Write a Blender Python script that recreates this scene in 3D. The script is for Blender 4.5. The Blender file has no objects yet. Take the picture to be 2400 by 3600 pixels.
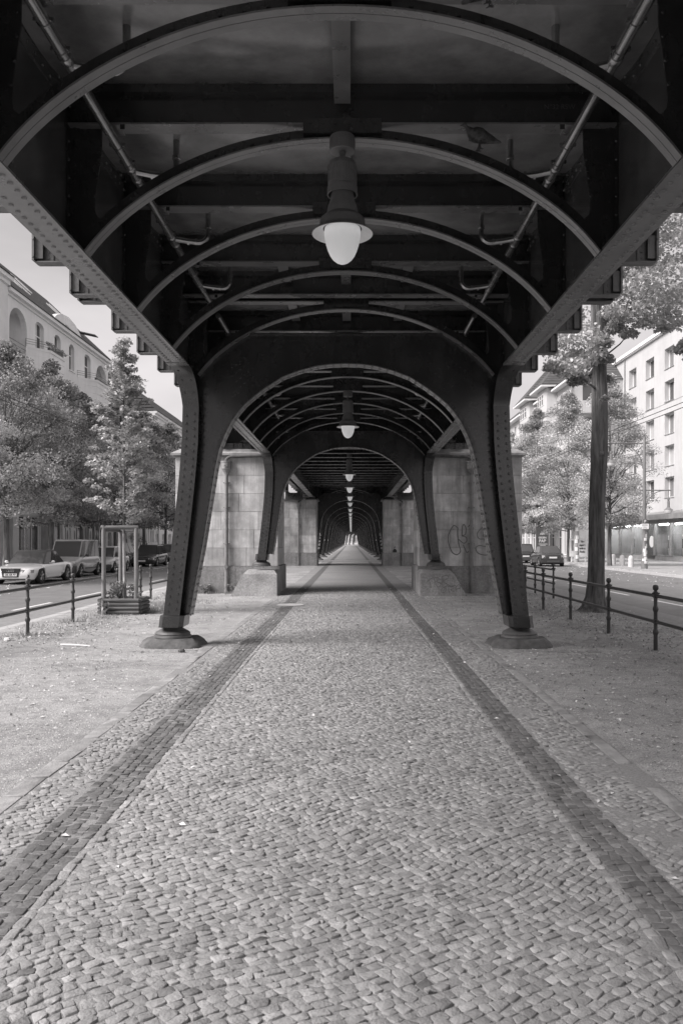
import bpy, math, random
import numpy as np
from mathutils import Vector, Matrix
R = random.Random(7)
SC = bpy.context.scene
COL = SC.collection
PI = math.pi
CX, CZ = 0.076, 1.6          # camera offset from the viaduct axis, eye height
HF = 0.12                    # (unused spare)

# ------------------------------------------------------------------ materials
def new_mat(name):
    m = bpy.data.materials.new(name); m.use_nodes = True
    nt = m.node_tree; nt.nodes.clear()
    out = nt.nodes.new('ShaderNodeOutputMaterial')
    b = nt.nodes.new('ShaderNodeBsdfPrincipled')
    nt.links.new(b.outputs[0], out.inputs[0])
    return m, nt, b, out
def nn(nt, t, **kw):
    n = nt.nodes.new(t)
    for k, v in kw.items(): setattr(n, k, v)
    return n
def grey(v): return (v, v, v, 1)
def mat(name, lo, hi=None, scale=3.0, rough=.6, bump=0.0, bscale=40.0, spec=.5, metal=0.0, shade=False, stretch=None,
        dirt=0.0, dirtscale=2.0, rvar=0.0, ior=1.5, streak=0.0):
    hi = lo if hi is None else hi
    m, nt, b, out = new_mat(name)
    L = nt.links.new
    pos = nn(nt, 'ShaderNodeNewGeometry').outputs['Position']
    if stretch:
        mp = nn(nt, 'ShaderNodeMapping'); mp.inputs['Scale'].default_value = stretch
        L(pos, mp.inputs[0]); pos = mp.outputs[0]
    n = nn(nt, 'ShaderNodeTexNoise'); n.inputs['Scale'].default_value = scale; n.inputs['Detail'].default_value = 6; n.inputs['Roughness'].default_value = .62
    L(pos, n.inputs['Vector'])
    r = nn(nt, 'ShaderNodeValToRGB'); r.color_ramp.elements[0].position = .32; r.color_ramp.elements[1].position = .68
    r.color_ramp.elements[0].color = grey(lo); r.color_ramp.elements[1].color = grey(hi)
    L(n.outputs[0], r.inputs[0])
    c = r.outputs[0]
    if shade:
        at = nn(nt, 'ShaderNodeAttribute'); at.attribute_name = 'shade'
        mx = nn(nt, 'ShaderNodeMix', data_type='RGBA', blend_type='MULTIPLY'); mx.inputs[0].default_value = 1
        L(c, mx.inputs[6]); L(at.outputs['Fac'], mx.inputs[7]); c = mx.outputs[2]
    if dirt:
        n2 = nn(nt, 'ShaderNodeTexNoise'); n2.inputs['Scale'].default_value = dirtscale; n2.inputs['Detail'].default_value = 8; n2.inputs['Roughness'].default_value = .7
        L(pos, n2.inputs['Vector'])
        r2 = nn(nt, 'ShaderNodeValToRGB'); r2.color_ramp.elements[0].position = .38; r2.color_ramp.elements[1].position = .6
        r2.color_ramp.elements[0].color = grey(1 - dirt); r2.color_ramp.elements[1].color = grey(1)
        L(n2.outputs[0], r2.inputs[0])
        mx = nn(nt, 'ShaderNodeMix', data_type='RGBA', blend_type='MULTIPLY'); mx.inputs[0].default_value = 1
        L(c, mx.inputs[6]); L(r2.outputs[0], mx.inputs[7]); c = mx.outputs[2]
    if streak:
        mp2 = nn(nt, 'ShaderNodeMapping'); mp2.inputs['Scale'].default_value = (3.2, 3.2, .28); L(pos, mp2.inputs[0])
        n4 = nn(nt, 'ShaderNodeTexNoise'); n4.inputs['Scale'].default_value = 1.6; n4.inputs['Detail'].default_value = 7; n4.inputs['Roughness'].default_value = .65; L(mp2.outputs[0], n4.inputs['Vector'])
        r4 = nn(nt, 'ShaderNodeValToRGB'); r4.color_ramp.elements[0].position = .36; r4.color_ramp.elements[1].position = .55; r4.color_ramp.elements[0].color = grey(1 - streak); r4.color_ramp.elements[1].color = grey(1); L(n4.outputs[0], r4.inputs[0])
        mx = nn(nt, 'ShaderNodeMix', data_type='RGBA', blend_type='MULTIPLY'); mx.inputs[0].default_value = 1; L(c, mx.inputs[6]); L(r4.outputs[0], mx.inputs[7]); c = mx.outputs[2]
    L(c, b.inputs['Base Color'])
    b.inputs['Roughness'].default_value = rough; b.inputs['Metallic'].default_value = metal
    b.inputs['Specular IOR Level'].default_value = spec; b.inputs['IOR'].default_value = ior
    if rvar:
        mr = nn(nt, 'ShaderNodeMapRange'); mr.inputs[3].default_value = rough - rvar; mr.inputs[4].default_value = rough + rvar
        L(n.outputs[0], mr.inputs[0]); L(mr.outputs[0], b.inputs['Roughness'])
    if bump:
        n3 = nn(nt, 'ShaderNodeTexNoise'); n3.inputs['Scale'].default_value = bscale; n3.inputs['Detail'].default_value = 4
        L(pos, n3.inputs['Vector'])
        bp = nn(nt, 'ShaderNodeBump'); bp.inputs['Strength'].default_value = bump; bp.inputs['Distance'].default_value = .02
        L(n3.outputs[0], bp.inputs['Height']); L(bp.outputs[0], b.inputs['Normal'])
    return m
M = {}
M['steel_flange_lit'] = mat('lit_flange_paint', .135, .19, 1.6, .28, .03, 18, spec=.62, ior=1.8, dirt=.25, dirtscale=3, rvar=.07)  # steel paint lightened: ground light reflected in the soffits put into the colour
M['steel_deck_lit'] = mat('lit_deck_plate_paint', .19, .27, 1.2, .21, .03, 10, spec=.62, ior=1.8, dirt=.3, dirtscale=1.2, rvar=.08)  # lighter deck copy of the steel paint, ceiling sheen painted into the colour
M['steel_web_lit'] = mat('lit_girder_web_paint', .07, .10, 1.6, .25, .03, 18, spec=.62, ior=1.8, dirt=.3, dirtscale=3, rvar=.07, streak=.25)  # lighter steel copy, bright street reflected in the webs painted into the colour
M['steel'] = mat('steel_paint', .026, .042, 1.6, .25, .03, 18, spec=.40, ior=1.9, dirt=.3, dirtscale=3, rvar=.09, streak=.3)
M['steel_daylit'] = mat('daylit_bracket_paint', .15, .22, 2.5, .45, .05, 18, dirt=.3, dirtscale=4)  # lighter steel copy for the outer brackets, open daylight put into the colour
M['pipe'] = mat('pipe_metal', .34, .5, 6, .2, .03, 30, spec=.6, metal=.85)
M['stone'] = mat('pier_sandstone', .56, .72, 2.2, .85, .22, 60, shade=True, dirt=.25, dirtscale=1.1, streak=.3)
M['plinth'] = mat('plinth_granite', .26, .42, 20, .85, .7, 30, shade=True, dirt=.3, dirtscale=1.5, streak=.2)
M['footing'] = mat('footing_stone', .09, .16, 8, .8, .4, 25, dirt=.3)
M['cobble'] = mat('mosaic_cobble', .26, .38, 14, .75, .4, 90, shade=True, dirt=.16, dirtscale=1.4, streak=.10, spec=.35)
M['cobble_dark'] = mat('dark_paver', .12, .17, 9, .7, .3, 70, shade=True, spec=.35)
M['bed'] = mat('joint_sand', .21, .34, 60, .95, .5, 220)
M['path_far'] = mat('path_setts', .24, .33, 16, .8, .5, 20, dirt=.15, dirtscale=.6)
M['slab'] = mat('edge_slab', .27, .38, 8, .8, .4, 60, shade=True, dirt=.3, dirtscale=3)
M['gravel'] = mat('gravel_soil', .28, .62, 70, .95, .9, 110, dirt=.33, dirtscale=.8, streak=.22)
M['pebble'] = mat('pebble', .38, .44, 60, .9, shade=True)
M['setts'] = mat('gutter_setts', .17, .25, 9, .85, .4, 14)
M['asphalt'] = mat('asphalt', .135, .185, 2.5, .8, .2, 120, dirt=.15, dirtscale=.4)
M['marking'] = mat('road_marking', .6, .75, 20, .7, dirt=.25, dirtscale=6)
M['pave'] = mat('pavement_slabs', .27, .35, 1.5, .85, .15, 40, dirt=.15)
M['kerb'] = mat('kerb_granite', .36, .46, 12, .8, .2, 60)
M['rail'] = mat('railing_paint', .05, .075, 5, .42, .05, 30)
M['globe_metal'] = mat('lamp_housing', .15, .19, 4, .45, .03, 40)
M['wood'] = mat('weathered_wood', .16, .34, 14, .8, .3, 40, stretch=(1, 1, .12), dirt=.25, dirtscale=8)
M['woodh'] = mat('weathered_log', .10, .22, 14, .8, .3, 40, stretch=(.12, .12, 1), dirt=.25, dirtscale=8)
M['bark'] = mat('bark', .05, .19, 13, .9, 1.0, 16, stretch=(1, 1, .14))
M['bark_pale'] = mat('young_bark', .22, .5, 9, .85, .3, 30, stretch=(1, 1, .5))
M['render'] = mat('pale_render', .74, .82, .35, .9, .05, 60, dirt=.07, dirtscale=.5, streak=.05)
M['render2'] = mat('smooth_render', .50, .56, .3, .9, .03, 60, dirt=.06, dirtscale=.4, streak=.07)
M['render3'] = mat('cream_render', .66, .76, .4, .9, .05, 60, dirt=.08, dirtscale=.6)
M['trim'] = mat('white_trim', .72, .8, 2, .7)
M['shop'] = mat('shopfront_panel', .22, .3, 1.2, .5, dirt=.2)
M['darkpanel'] = mat('dark_panel', .07, .11, 2, .5)
M['frame'] = mat('window_frame', .7, .78, 4, .5)
M['black'] = mat('black_rubber', .02, .03, 6, .7)
M['rim'] = mat('alloy_rim', .4, .5, 5, .3, metal=.6)
M['chrome'] = mat('chrome', .5, .6, 5, .15, metal=.9)
M['paper'] = mat('paper', .7, .8, 9, .8)
M['ink'] = mat('ink', .03, .05, 9, .8)
M['whiteink'] = mat('white_paint', .55, .7, 9, .8)
M['graffiti'] = mat('grey_spray', .16, .24, 20, .85)
M['leaf_litter'] = mat('dry_leaf', .45, .65, 30, .8, shade=True)
M['cast_iron'] = mat('cast_iron_foot', .09, .15, 5, .5, .15, 25, dirt=.3, dirtscale=7)
M['iron_pipe'] = mat('painted_iron_pipe', .20, .28, 6, .45, .04, 40, dirt=.2, dirtscale=5)
M['concrete'] = mat('pale_concrete', .5, .6, 8, .85, .2, 40, dirt=.15)
M['pigeon'] = mat('pigeon_feathers', .03, .14, 22, .7, .15, 60)
def tile_mat():
    m, nt, b, out = new_mat('roof_tiles'); L = nt.links.new
    pos = nn(nt, 'ShaderNodeNewGeometry').outputs['Position']
    w = nn(nt, 'ShaderNodeTexWave', wave_type='BANDS', bands_direction='Z'); w.inputs['Scale'].default_value = 1.0; w.inputs['Distortion'].default_value = .4
    w2 = nn(nt, 'ShaderNodeTexWave', wave_type='BANDS', bands_direction='Y'); w2.inputs['Scale'].default_value = 1.3; w2.inputs['Distortion'].default_value = .2
    n = nn(nt, 'ShaderNodeTexNoise'); n.inputs['Scale'].default_value = 2.5
    for q in (w, w2, n): L(pos, q.inputs['Vector'])
    r = nn(nt, 'ShaderNodeValToRGB'); r.color_ramp.elements[0].color = grey(.045); r.color_ramp.elements[1].color = grey(.15)
    a = nn(nt, 'ShaderNodeMath', operation='MULTIPLY'); L(w.outputs['Fac'], a.inputs[0]); L(n.outputs[0], a.inputs[1])
    a2 = nn(nt, 'ShaderNodeMath', operation='ADD'); L(a.outputs[0], a2.inputs[0]); a2.inputs[1].default_value = .25
    L(a2.outputs[0], r.inputs[0]); L(r.outputs[0], b.inputs['Base Color'])
    ad = nn(nt, 'ShaderNodeMath', operation='ADD'); L(w.outputs['Fac'], ad.inputs[0]); L(w2.outputs['Fac'], ad.inputs[1])
    bp = nn(nt, 'ShaderNodeBump'); bp.inputs['Strength'].default_value = .8; bp.inputs['Distance'].default_value = .06
    L(ad.outputs[0], bp.inputs['Height']); L(bp.outputs[0], b.inputs['Normal']); b.inputs['Roughness'].default_value = .85; b.inputs['Specular IOR Level'].default_value = .12
    return m
M['tiles'] = tile_mat()
def leaf_mat(name, v, tr=.22):
    m, nt, b, out = new_mat(name); L = nt.links.new
    at = nn(nt, 'ShaderNodeAttribute'); at.attribute_name = 'shade'
    mu = nn(nt, 'ShaderNodeMath', operation='MULTIPLY'); mu.inputs[1].default_value = v; L(at.outputs['Fac'], mu.inputs[0])
    L(mu.outputs[0], b.inputs['Base Color']); b.inputs['Roughness'].default_value = .45; b.inputs['Specular IOR Level'].default_value = .45
    t = nn(nt, 'ShaderNodeBsdfTranslucent'); L(mu.outputs[0], t.inputs[0])
    mx = nn(nt, 'ShaderNodeMixShader'); mx.inputs[0].default_value = tr
    L(b.outputs[0], mx.inputs[1]); L(t.outputs[0], mx.inputs[2]); L(mx.outputs[0], out.inputs[0])
    return m
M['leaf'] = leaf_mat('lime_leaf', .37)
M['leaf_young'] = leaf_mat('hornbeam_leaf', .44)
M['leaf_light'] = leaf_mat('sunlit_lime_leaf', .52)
M['leaf_weed'] = leaf_mat('weed_leaf', .30)
M['grass'] = leaf_mat('grass_blade', .34)
def glass_mat(name, v, rough=.06):
    m, nt, b, out = new_mat(name)
    b.inputs['Base Color'].default_value = grey(v); b.inputs['Roughness'].default_value = rough
    b.inputs['Specular IOR Level'].default_value = .8
    return m
M['glass'] = glass_mat('window_glass', .06)
M['glass_curtain'] = glass_mat('curtained_glass', .2); M['glass_pale'] = glass_mat('pale_curtain_glass', .42)
M['carglass'] = glass_mat('car_glass', .07, .05)
M['lens'] = glass_mat('headlight_lens', .45, .1); M['lens_dark'] = glass_mat('smoked_lens', .12, .08)
def emit_mat(name, v, s):
    m, nt, b, out = new_mat(name)
    b.inputs['Base Color'].default_value = grey(.75); b.inputs['Roughness'].default_value = .3
    L = nt.links.new
    b.inputs['Emission Color'].default_value = grey(v); b.inputs['Emission Strength'].default_value = s
    return m
M['globe'] = emit_mat('lit_lamp_globe', 1.0, .13)
M['tube_light'] = emit_mat('shop_strip_light', 1.0, 14.0)
def paint(name, v, rough=.25):
    m, nt, b, out = new_mat(name); b.inputs['Base Color'].default_value = grey(v); b.inputs['Roughness'].default_value = rough
    b.inputs['Coat Weight'].default_value = .6; b.inputs['Coat Roughness'].default_value = .06
    return m
M['car_white'] = paint('white_car_paint', .8); M['car_grey'] = paint('grey_car_paint', .34); M['car_silver'] = paint('silver_car_paint', .5)
M['car_dark'] = paint('dark_car_paint', .035); M['car_mid'] = paint('mid_car_paint', .16); M['softtop'] = mat('soft_top_fabric', .05, .07, 30, .9)
M['plastic'] = mat('bumper_plastic', .06, .08, 10, .6)

# ------------------------------------------------------------------ object helpers
ORIG = {}
def thing(name, label, cat, loc=(0, 0, 0), group=None, kind=None, rz=0.0):
    o = bpy.data.objects.new(name, None); COL.objects.link(o); o.location = loc; o.rotation_euler = (0, 0, rz)
    o.empty_display_size = .2
    ORIG[o.name] = Vector(loc); tagit(o, label, cat, group, kind); return o
def tagit(o, label=None, cat=None, group=None, kind=None):
    if label: o['label'] = label
    if cat: o['category'] = cat
    if group: o['group'] = group
    if kind: o['kind'] = kind
    return o
def rootof(o):
    while o.parent: o = o.parent
    return o
def copy_tree(o, parent=None):
    c = o.copy(); COL.objects.link(c); c.parent = parent
    for ch in list(o.children): copy_tree(ch, c)
    return c
class MB:
    def __init__(s): s.v = []; s.f = []; s.sh = None
    def add(s, vs, fs):
        n = len(s.v); s.v.extend([tuple(p) for p in vs]); s.f.extend([tuple(i + n for i in f) for f in fs]); return s
    def box(s, x0, x1, y0, y1, z0, z1):
        vs = [(x0, y0, z0), (x1, y0, z0), (x1, y1, z0), (x0, y1, z0), (x0, y0, z1), (x1, y0, z1), (x1, y1, z1), (x0, y1, z1)]
        return s.add(vs, [(0, 3, 2, 1), (4, 5, 6, 7), (0, 1, 5, 4), (1, 2, 6, 5), (2, 3, 7, 6), (3, 0, 4, 7)])
    def cbox(s, x0, x1, y0, y1, z0, z1, c=.01):   # chamfered along the four vertical edges and the top
        o = [(x0 + c, y0), (x1 - c, y0), (x1, y0 + c), (x1, y1 - c), (x1 - c, y1), (x0 + c, y1), (x0, y1 - c), (x0, y0 + c)]
        i = [(min(max(x, x0 + c), x1 - c), min(max(y, y0 + c), y1 - c)) for x, y in o]
        vs = [(x, y, z0) for x, y in o] + [(x, y, z1 - c) for x, y in o] + [(x0 + (x - x0) * 1, y, z1) for x, y in [(x0 + c + (x - x0 - c) * (1 - 2 * c / max(x1 - x0, 1e-6)), y) for x, y in i]]
        fs = [tuple(range(7, -1, -1)), tuple(range(16, 24))]
        for k in range(8):
            j = (k + 1) % 8; fs.append((k, j, j + 8, k + 8)); fs.append((k + 8, j + 8, j + 16, k + 16))
        return s.add(vs, fs)
    def prism(s, poly, plane, t0, t1):
        def P(a, b, t): return {'xz': (a, t, b), 'yz': (t, a, b), 'xy': (a, b, t)}[plane]
        n = len(poly); vs = [P(a, b, t0) for a, b in poly] + [P(a, b, t1) for a, b in poly]
        fs = [tuple(range(n)), tuple(range(2 * n - 1, n - 1, -1))]
        for k in range(n):
            j = (k + 1) % n; fs.append((j, k, k + n, j + n))
        return s.add(vs, fs)
    def ribbon(s, pa, pb):                       # two rows of points -> quads
        n = len(pa); return s.add(list(pa) + list(pb), [(k, k + 1, n + k + 1, n + k) for k in range(n - 1)])
    def loft(s, rings, closed=True, caps=True):
        n = len(rings[0]); vs = [p for r in rings for p in r]; fs = []
        for i in range(len(rings) - 1):
            for k in range(n if closed else n - 1):
                j = (k + 1) % n; fs.append((i * n + k, i * n + j, (i + 1) * n + j, (i + 1) * n + k))
        if caps:
            fs.append(tuple(range(n - 1, -1, -1))); fs.append(tuple(range((len(rings) - 1) * n, len(rings) * n)))
        return s.add(vs, fs)
    def tube(s, pts, r, n=8, caps=True):
        pts = [Vector(p) for p in pts]; rings = []; up = None
        for i, p in enumerate(pts):
            a = pts[max(i - 1, 0)]; b = pts[min(i + 1, len(pts) - 1)]; t = (b - a).normalized()
            if up is None: up = Vector((0, 0, 1)) if abs(t.z) < .9 else Vector((1, 0, 0))
            u = (up - t * up.dot(t)).normalized(); w = t.cross(u); up = u
            rr = r[i] if isinstance(r, (list, tuple)) else r
            rings.append([tuple(p + (u * math.cos(q) + w * math.sin(q)) * rr) for q in [2 * PI * k / n for k in range(n)]])
        return s.loft(rings, True, caps)
    def lathe(s, c, prof, n=16, axis='z', caps=True):
        rings = []
        for r, h in prof:
            ring = []
            for k in range(n):
                a = 2 * PI * k / n; x, y = r * math.cos(a), r * math.sin(a)
                ring.append((c[0] + x, c[1] + y, c[2] + h) if axis == 'z' else ((c[0] + h, c[1] + x, c[2] + y) if axis == 'x' else (c[0] + y, c[1] + h, c[2] + x)))
            rings.append(ring)
        return s.loft(rings, True, caps)
    def ball(s, c, r, n=10, m=6, sc=(1, 1, 1)):
        rings = []
        for i in range(m + 1):
            a = PI * i / m; rr = max(math.sin(a), .02) * r; z = -math.cos(a) * r
            rings.append([(c[0] + rr * math.cos(2 * PI * k / n) * sc[0], c[1] + rr * math.sin(2 * PI * k / n) * sc[1], c[2] + z * sc[2]) for k in range(n)])
        return s.loft(rings)
    def rivet(s, p, nrm, r=.018, n=7):
        nrm = Vector(nrm).normalized(); u = (Vector((0, 0, 1)) if abs(nrm.z) < .9 else Vector((1, 0, 0))); u = (u - nrm * u.dot(nrm)).normalized(); w = nrm.cross(u); p = Vector(p)
        vs = []
        for rr, h in ((r, 0), (r * .8, r * .5)):
            vs += [tuple(p + (u * math.cos(2 * PI * k / n) + w * math.sin(2 * PI * k / n)) * rr + nrm * h) for k in range(n)]
        vs.append(tuple(p + nrm * r * .72)); fs = []
        for k in range(n):
            j = (k + 1) % n; fs.append((k, j, n + j, n + k)); fs.append((n + k, n + j, 2 * n))
        return s.add(vs, fs)
    def rivets(s, pts, nrm, r=.018, n=7):
        for p in pts: s.rivet(p, nrm, r, n)
        return s
    def build(s, name, m, parent=None, angle=32, smooth=True, mesh_only=False):
        me = bpy.data.meshes.new(name); off = Vector((0, 0, 0))
        if parent is not None: off = ORIG.get(rootof(parent).name, off)
        me.from_pydata([(x - off.x, y - off.y, z - off.z) for x, y, z in s.v], [], s.f); me.update()
        if smooth:
            me.shade_smooth(); me.set_sharp_from_angle(angle=math.radians(angle))
        if s.sh is None and m in ('stone', 'plinth', 'slab', 'cobble', 'cobble_dark'): s.sh = [1.0] * len(s.v)
        if s.sh is not None:
            a = me.attributes.new('shade', 'FLOAT', 'POINT'); a.data.foreach_set('value', np.array(s.sh, dtype=np.float32))
        me.materials.append(M[m] if isinstance(m, str) else m)
        if mesh_only: return me
        o = bpy.data.objects.new(name, me); COL.objects.link(o)
        if parent is not None: o.parent = parent
        return o
def np_mesh(name, V, F4, m, shade=None, parent=None, smooth=False):
    """V (n,3) array, F list of int arrays (each k x sides)"""
    me = bpy.data.meshes.new(name)
    V = np.asarray(V, dtype=np.float32); off = np.zeros(3)
    if parent is not None: off = np.array(ORIG.get(rootof(parent).name, Vector((0, 0, 0))))
    V = V - off
    loops = np.concatenate([f.reshape(-1) for f in F4]).astype(np.int32)
    tot = np.concatenate([np.full(len(f), f.shape[1]) for f in F4]).astype(np.int32)
    st = np.concatenate([[0], np.cumsum(tot)[:-1]]).astype(np.int32)
    me.vertices.add(len(V)); me.vertices.foreach_set('co', V.astype(np.float32).reshape(-1))
    me.loops.add(len(loops)); me.loops.foreach_set('vertex_index', loops)
    me.polygons.add(len(tot)); me.polygons.foreach_set('loop_start', st); me.polygons.foreach_set('loop_total', tot)
    me.update(calc_edges=True); me.validate()
    if smooth: me.shade_smooth()
    if shade is not None:
        a = me.attributes.new('shade', 'FLOAT', 'POINT'); a.data.foreach_set('value', np.asarray(shade, dtype=np.float32))
    me.materials.append(M[m])
    o = bpy.data.objects.new(name, me); COL.objects.link(o)
    if parent is not None: o.parent = parent
    return o
def text_obj(name, s, size, loc, rot, parent, m, ext=.002, align='CENTER', bold=0.0):
    cu = bpy.data.curves.new(name, 'FONT'); cu.body = s; cu.size = size; cu.extrude = ext; cu.align_x = align; cu.align_y = 'CENTER'; cu.offset = bold
    t = bpy.data.objects.new(name, cu); COL.objects.link(t)
    dg = bpy.context.evaluated_depsgraph_get(); dg.update()
    me = bpy.data.meshes.new_from_object(t.evaluated_get(dg)); bpy.data.objects.remove(t)
    me.materials.clear(); me.materials.append(M[m])
    o = bpy.data.objects.new(name, me); COL.objects.link(o)
    off = ORIG.get(rootof(parent).name, Vector((0, 0, 0))) if parent else Vector((0, 0, 0))
    o.location = Vector(loc) - off; o.rotation_euler = rot
    if parent: o.parent = parent
    return o
def solid(name, mb, m, label=None, cat=None, kind=None, group=None, **kw):
    o = mb.build(name, m, None, **kw); tagit(o, label, cat, group, kind); return o
def rot_about(pts, c, ang):
    ca, sa = math.cos(ang), math.sin(ang)
    return [(c[0] + (x - c[0]) * ca - (y - c[1]) * sa, c[1] + (x - c[0]) * sa + (y - c[1]) * ca, z) for x, y, z in pts]
SKYLEVEL, SUN, EXPO = 4.1, 3.05, 0.95
# ------------------------------------------------------------------ viaduct
ZF, XI, XO, XW = 4.12, 2.255, 2.545, 2.40     # girder soffit height, flange inner / outer edge, web plane
ZD = 5.58
_ax = [0, .107, .528, .809, 1.008, 1.115, 1.318, 1.472, 1.629, 1.785, 1.942, 2.096, 2.245]
_az = [5.107, 5.105, 5.073, 5.012, 4.957, 4.914, 4.829, 4.758, 4.672, 4.562, 4.445, 4.29, 4.119]
_fit = np.polyfit(np.array(_ax) ** 2, np.array(_az), 4)
def arch_z(x): return float(np.polyval(_fit, x * x))
def arch_pts(x1=2.245, n=40, dz=0.0):
    out = []
    for k in range(n + 1):
        t = -1 + 2 * k / n; x = x1 * math.sin(t * PI / 2) * .5 + x1 * t * .5
        if dz:
            e = 1e-3; sl = (arch_z(x + e) - arch_z(x - e)) / (2 * e); q = math.hypot(1, sl); out.append((x - sl / q * dz, arch_z(x) + dz / q))
        else: out.append((x, arch_z(x)))
    return out
def make_arch(y, parent, detail=True):
    n = 40 if detail else 24
    lo = arch_pts(n=n); hi = arch_pts(n=n, dz=.105)
    mb = MB(); t = .008
    hi = [(x, min(z, 5.218)) for x, z in hi]
    for a, b in ((y - t, y + t),):
        mb.ribbon([(x, a, z) for x, z in lo], [(x, a, z) for x, z in hi])
        mb.ribbon([(x, b, z) for x, z in hi], [(x, b, z) for x, z in lo])
        mb.ribbon([(x, a, z) for x, z in hi], [(x, b, z) for x, z in hi])
    for s in (-1, 1):                               # spandrel plate with round cut-out
        pl = [(2.385, 5.5), (2.10, 5.5), (2.11, 5.0), (2.165, 4.62), (2.17, 4.52), (2.16, 4.46), (2.125, 4.425), (2.08, 4.42), (2.03, 4.44), (1.96, 4.49), (1.99, 4.42), (2.24, 4.135), (2.385, 4.14)]
        pl = [(s * a, b) for a, b in pl]
        if s > 0: pl.reverse()
        mb.prism(pl, 'xz', y - .006, y + .011)
        xs = 1 if s > 0 else -1
        L2 = [(s * 2.375, 4.16), (s * 2.375, 5.48)]; x0, x1 = sorted((s * 2.385, s * 2.30))
        mb.box(x0, x1, y - .016, y - .0065, 4.15, 5.5)    # stiffener angle
        x0, x1 = sorted((s * 2.39, s * 2.378)); mb.box(x0, x1, y - .09, y - .017, 4.15, 5.5)
        if detail:
            zz = 4.25
            while zz < 5.4:
                mb.rivet((s * 2.34, y - .0162, zz), (0, -1, 0), .017); mb.rivet((s * (2.14 + max(0, (4.9 - zz)) * .12), y - .0062, zz + .05), (0, -1, 0), .017) if zz > 4.5 else None
                mb.rivet((s * 2.377, y - .055, zz + .03), (-s, 0, 0), .016)
                zz += .16
    if detail:
        for k in range(-13, 14):
            x = k * .155
            e = 1e-3; sl = (arch_z(x + e) - arch_z(x - e)) / (2 * e); q = math.hypot(1, sl)
            mb.rivet((x - sl / q * .055, y - .0085, arch_z(x) + .055 / q), (0, -1, 0), .015)
        mb.box(-.34, .34, y - .088, y - .0095, 5.135, 5.262)         # crown gusset under the cross beam
        mb.rivets([(x, y - .0885, 5.215) for x in (-.28, -.17, -.06, .06, .17, .28)], (0, -1, 0), .013)
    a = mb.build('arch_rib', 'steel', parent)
    fl = MB(); w = .072; lo2 = arch_pts(n=n, dz=-.014)
    for ya, yb in ((y - w, y - .003), (y + .003, y + w)):
        fl.ribbon([(x, ya, z) for x, z in lo], [(x, ya, z) for x, z in lo2]); fl.ribbon([(x, ya, z) for x, z in lo2], [(x, yb, z) for x, z in lo2])
        fl.ribbon([(x, yb, z) for x, z in lo2], [(x, yb, z) for x, z in lo]); fl.ribbon([(x, yb, z) for x, z in lo], [(x, ya, z) for x, z in lo])
    fl.build('rib_flange', 'steel_flange_lit', a)
    return a
def make_beam(y, parent, detail=True, out=True):
    mb = MB(); x1 = 2.56 if out else 2.385
    mb.box(-x1, x1, y - .007, y + .007, 5.225, ZD - .004)
    f = MB(); g = .085
    f.box(-x1, x1, y - g, y + g, 5.21, 5.2245)
    mb.box(-2.37, 2.37, y - .06, y - .0075, 5.50, 5.512); mb.box(-2.37, 2.37, y - .075, y - .0605, 5.495, ZD)
    if detail:
        mb.rivets([(-2.3 + .115 * k, y - .0755, 5.545) for k in range(41)], (0, -1, 0), .013, 6)
        for s in (-1, 1):
            x0, x1b = sorted((s * 1.93, s * 2.05)); f.box(x0, x1b, y - g - .012, y + g + .012, 5.198, 5.2095)
            f.rivets([(s * (1.96 + dx), y + dy, 5.198) for dx in (0, .06) for dy in (-.04, .04)], (0, 0, -1), .012)
            x0, x1b = sorted((s * 1.885, s * 1.925)); mb.box(x0, x1b, y - .082, y - .0765, 5.17, 5.27)
    if out:
        for s in (-1, 1):
            bm_ = mb; mb = MB(); xa, xb = sorted((s * 2.562, s * 4.02)); mb.box(xa, xb, y - .007, y + .007, 5.225, 5.66); mb.box(xa, xb, y - g, y + g, 5.21, 5.2245)
            xa, xb = sorted((s * 4.022, s * 4.05)); mb.box(xa, xb, y - .11, y + .11, 5.23, 5.66)
            xa, xb = sorted((s * 3.80, s * 3.92)); mb.box(xa, xb, y - .020, y - .0075, 5.23, 5.56)
            xa, xb = sorted((s * 3.92, s * 4.021)); mb.box(xa, xb, y - .075, y - .064, 5.26, 5.56)
            mb.rivets([(s * 3.86, y - .0205, 5.28 + .08 * k) for k in range(4)], (0, -1, 0), .014)
            mb.rivets([(s * 4.036, y - .1105, z) for z in (5.27, 5.5)], (0, -1, 0), .012)
            mb.build('bracket', 'steel_daylit', parent); mb = bm_
    b = mb.build('cross_beam', 'steel', parent); f.build('beam_flange', 'steel_flange_lit', b); return b
def make_deck(ys, parent, sag=.13, x1=2.385, n=12, xo=4.05):
    mb = MB()
    for a, b in zip(ys[:-1], ys[1:]):
        rows = [[], []]
        for k in range(n + 1):
            t = k / n; z = ZD + .01 - sag * math.sin(PI * t) ** .8 if 0 < t < 1 else ZD + .01
            rows[0].append((-x1, a + (b - a) * t, z)); rows[1].append((x1, a + (b - a) * t, z))
        mb.ribbon(rows[0], rows[1])
    mb.box(-xo, xo, ys[0], ys[-1], 5.67, 5.80)
    return mb.build('deck_plate', 'steel_deck_lit', parent, angle=50)
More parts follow.
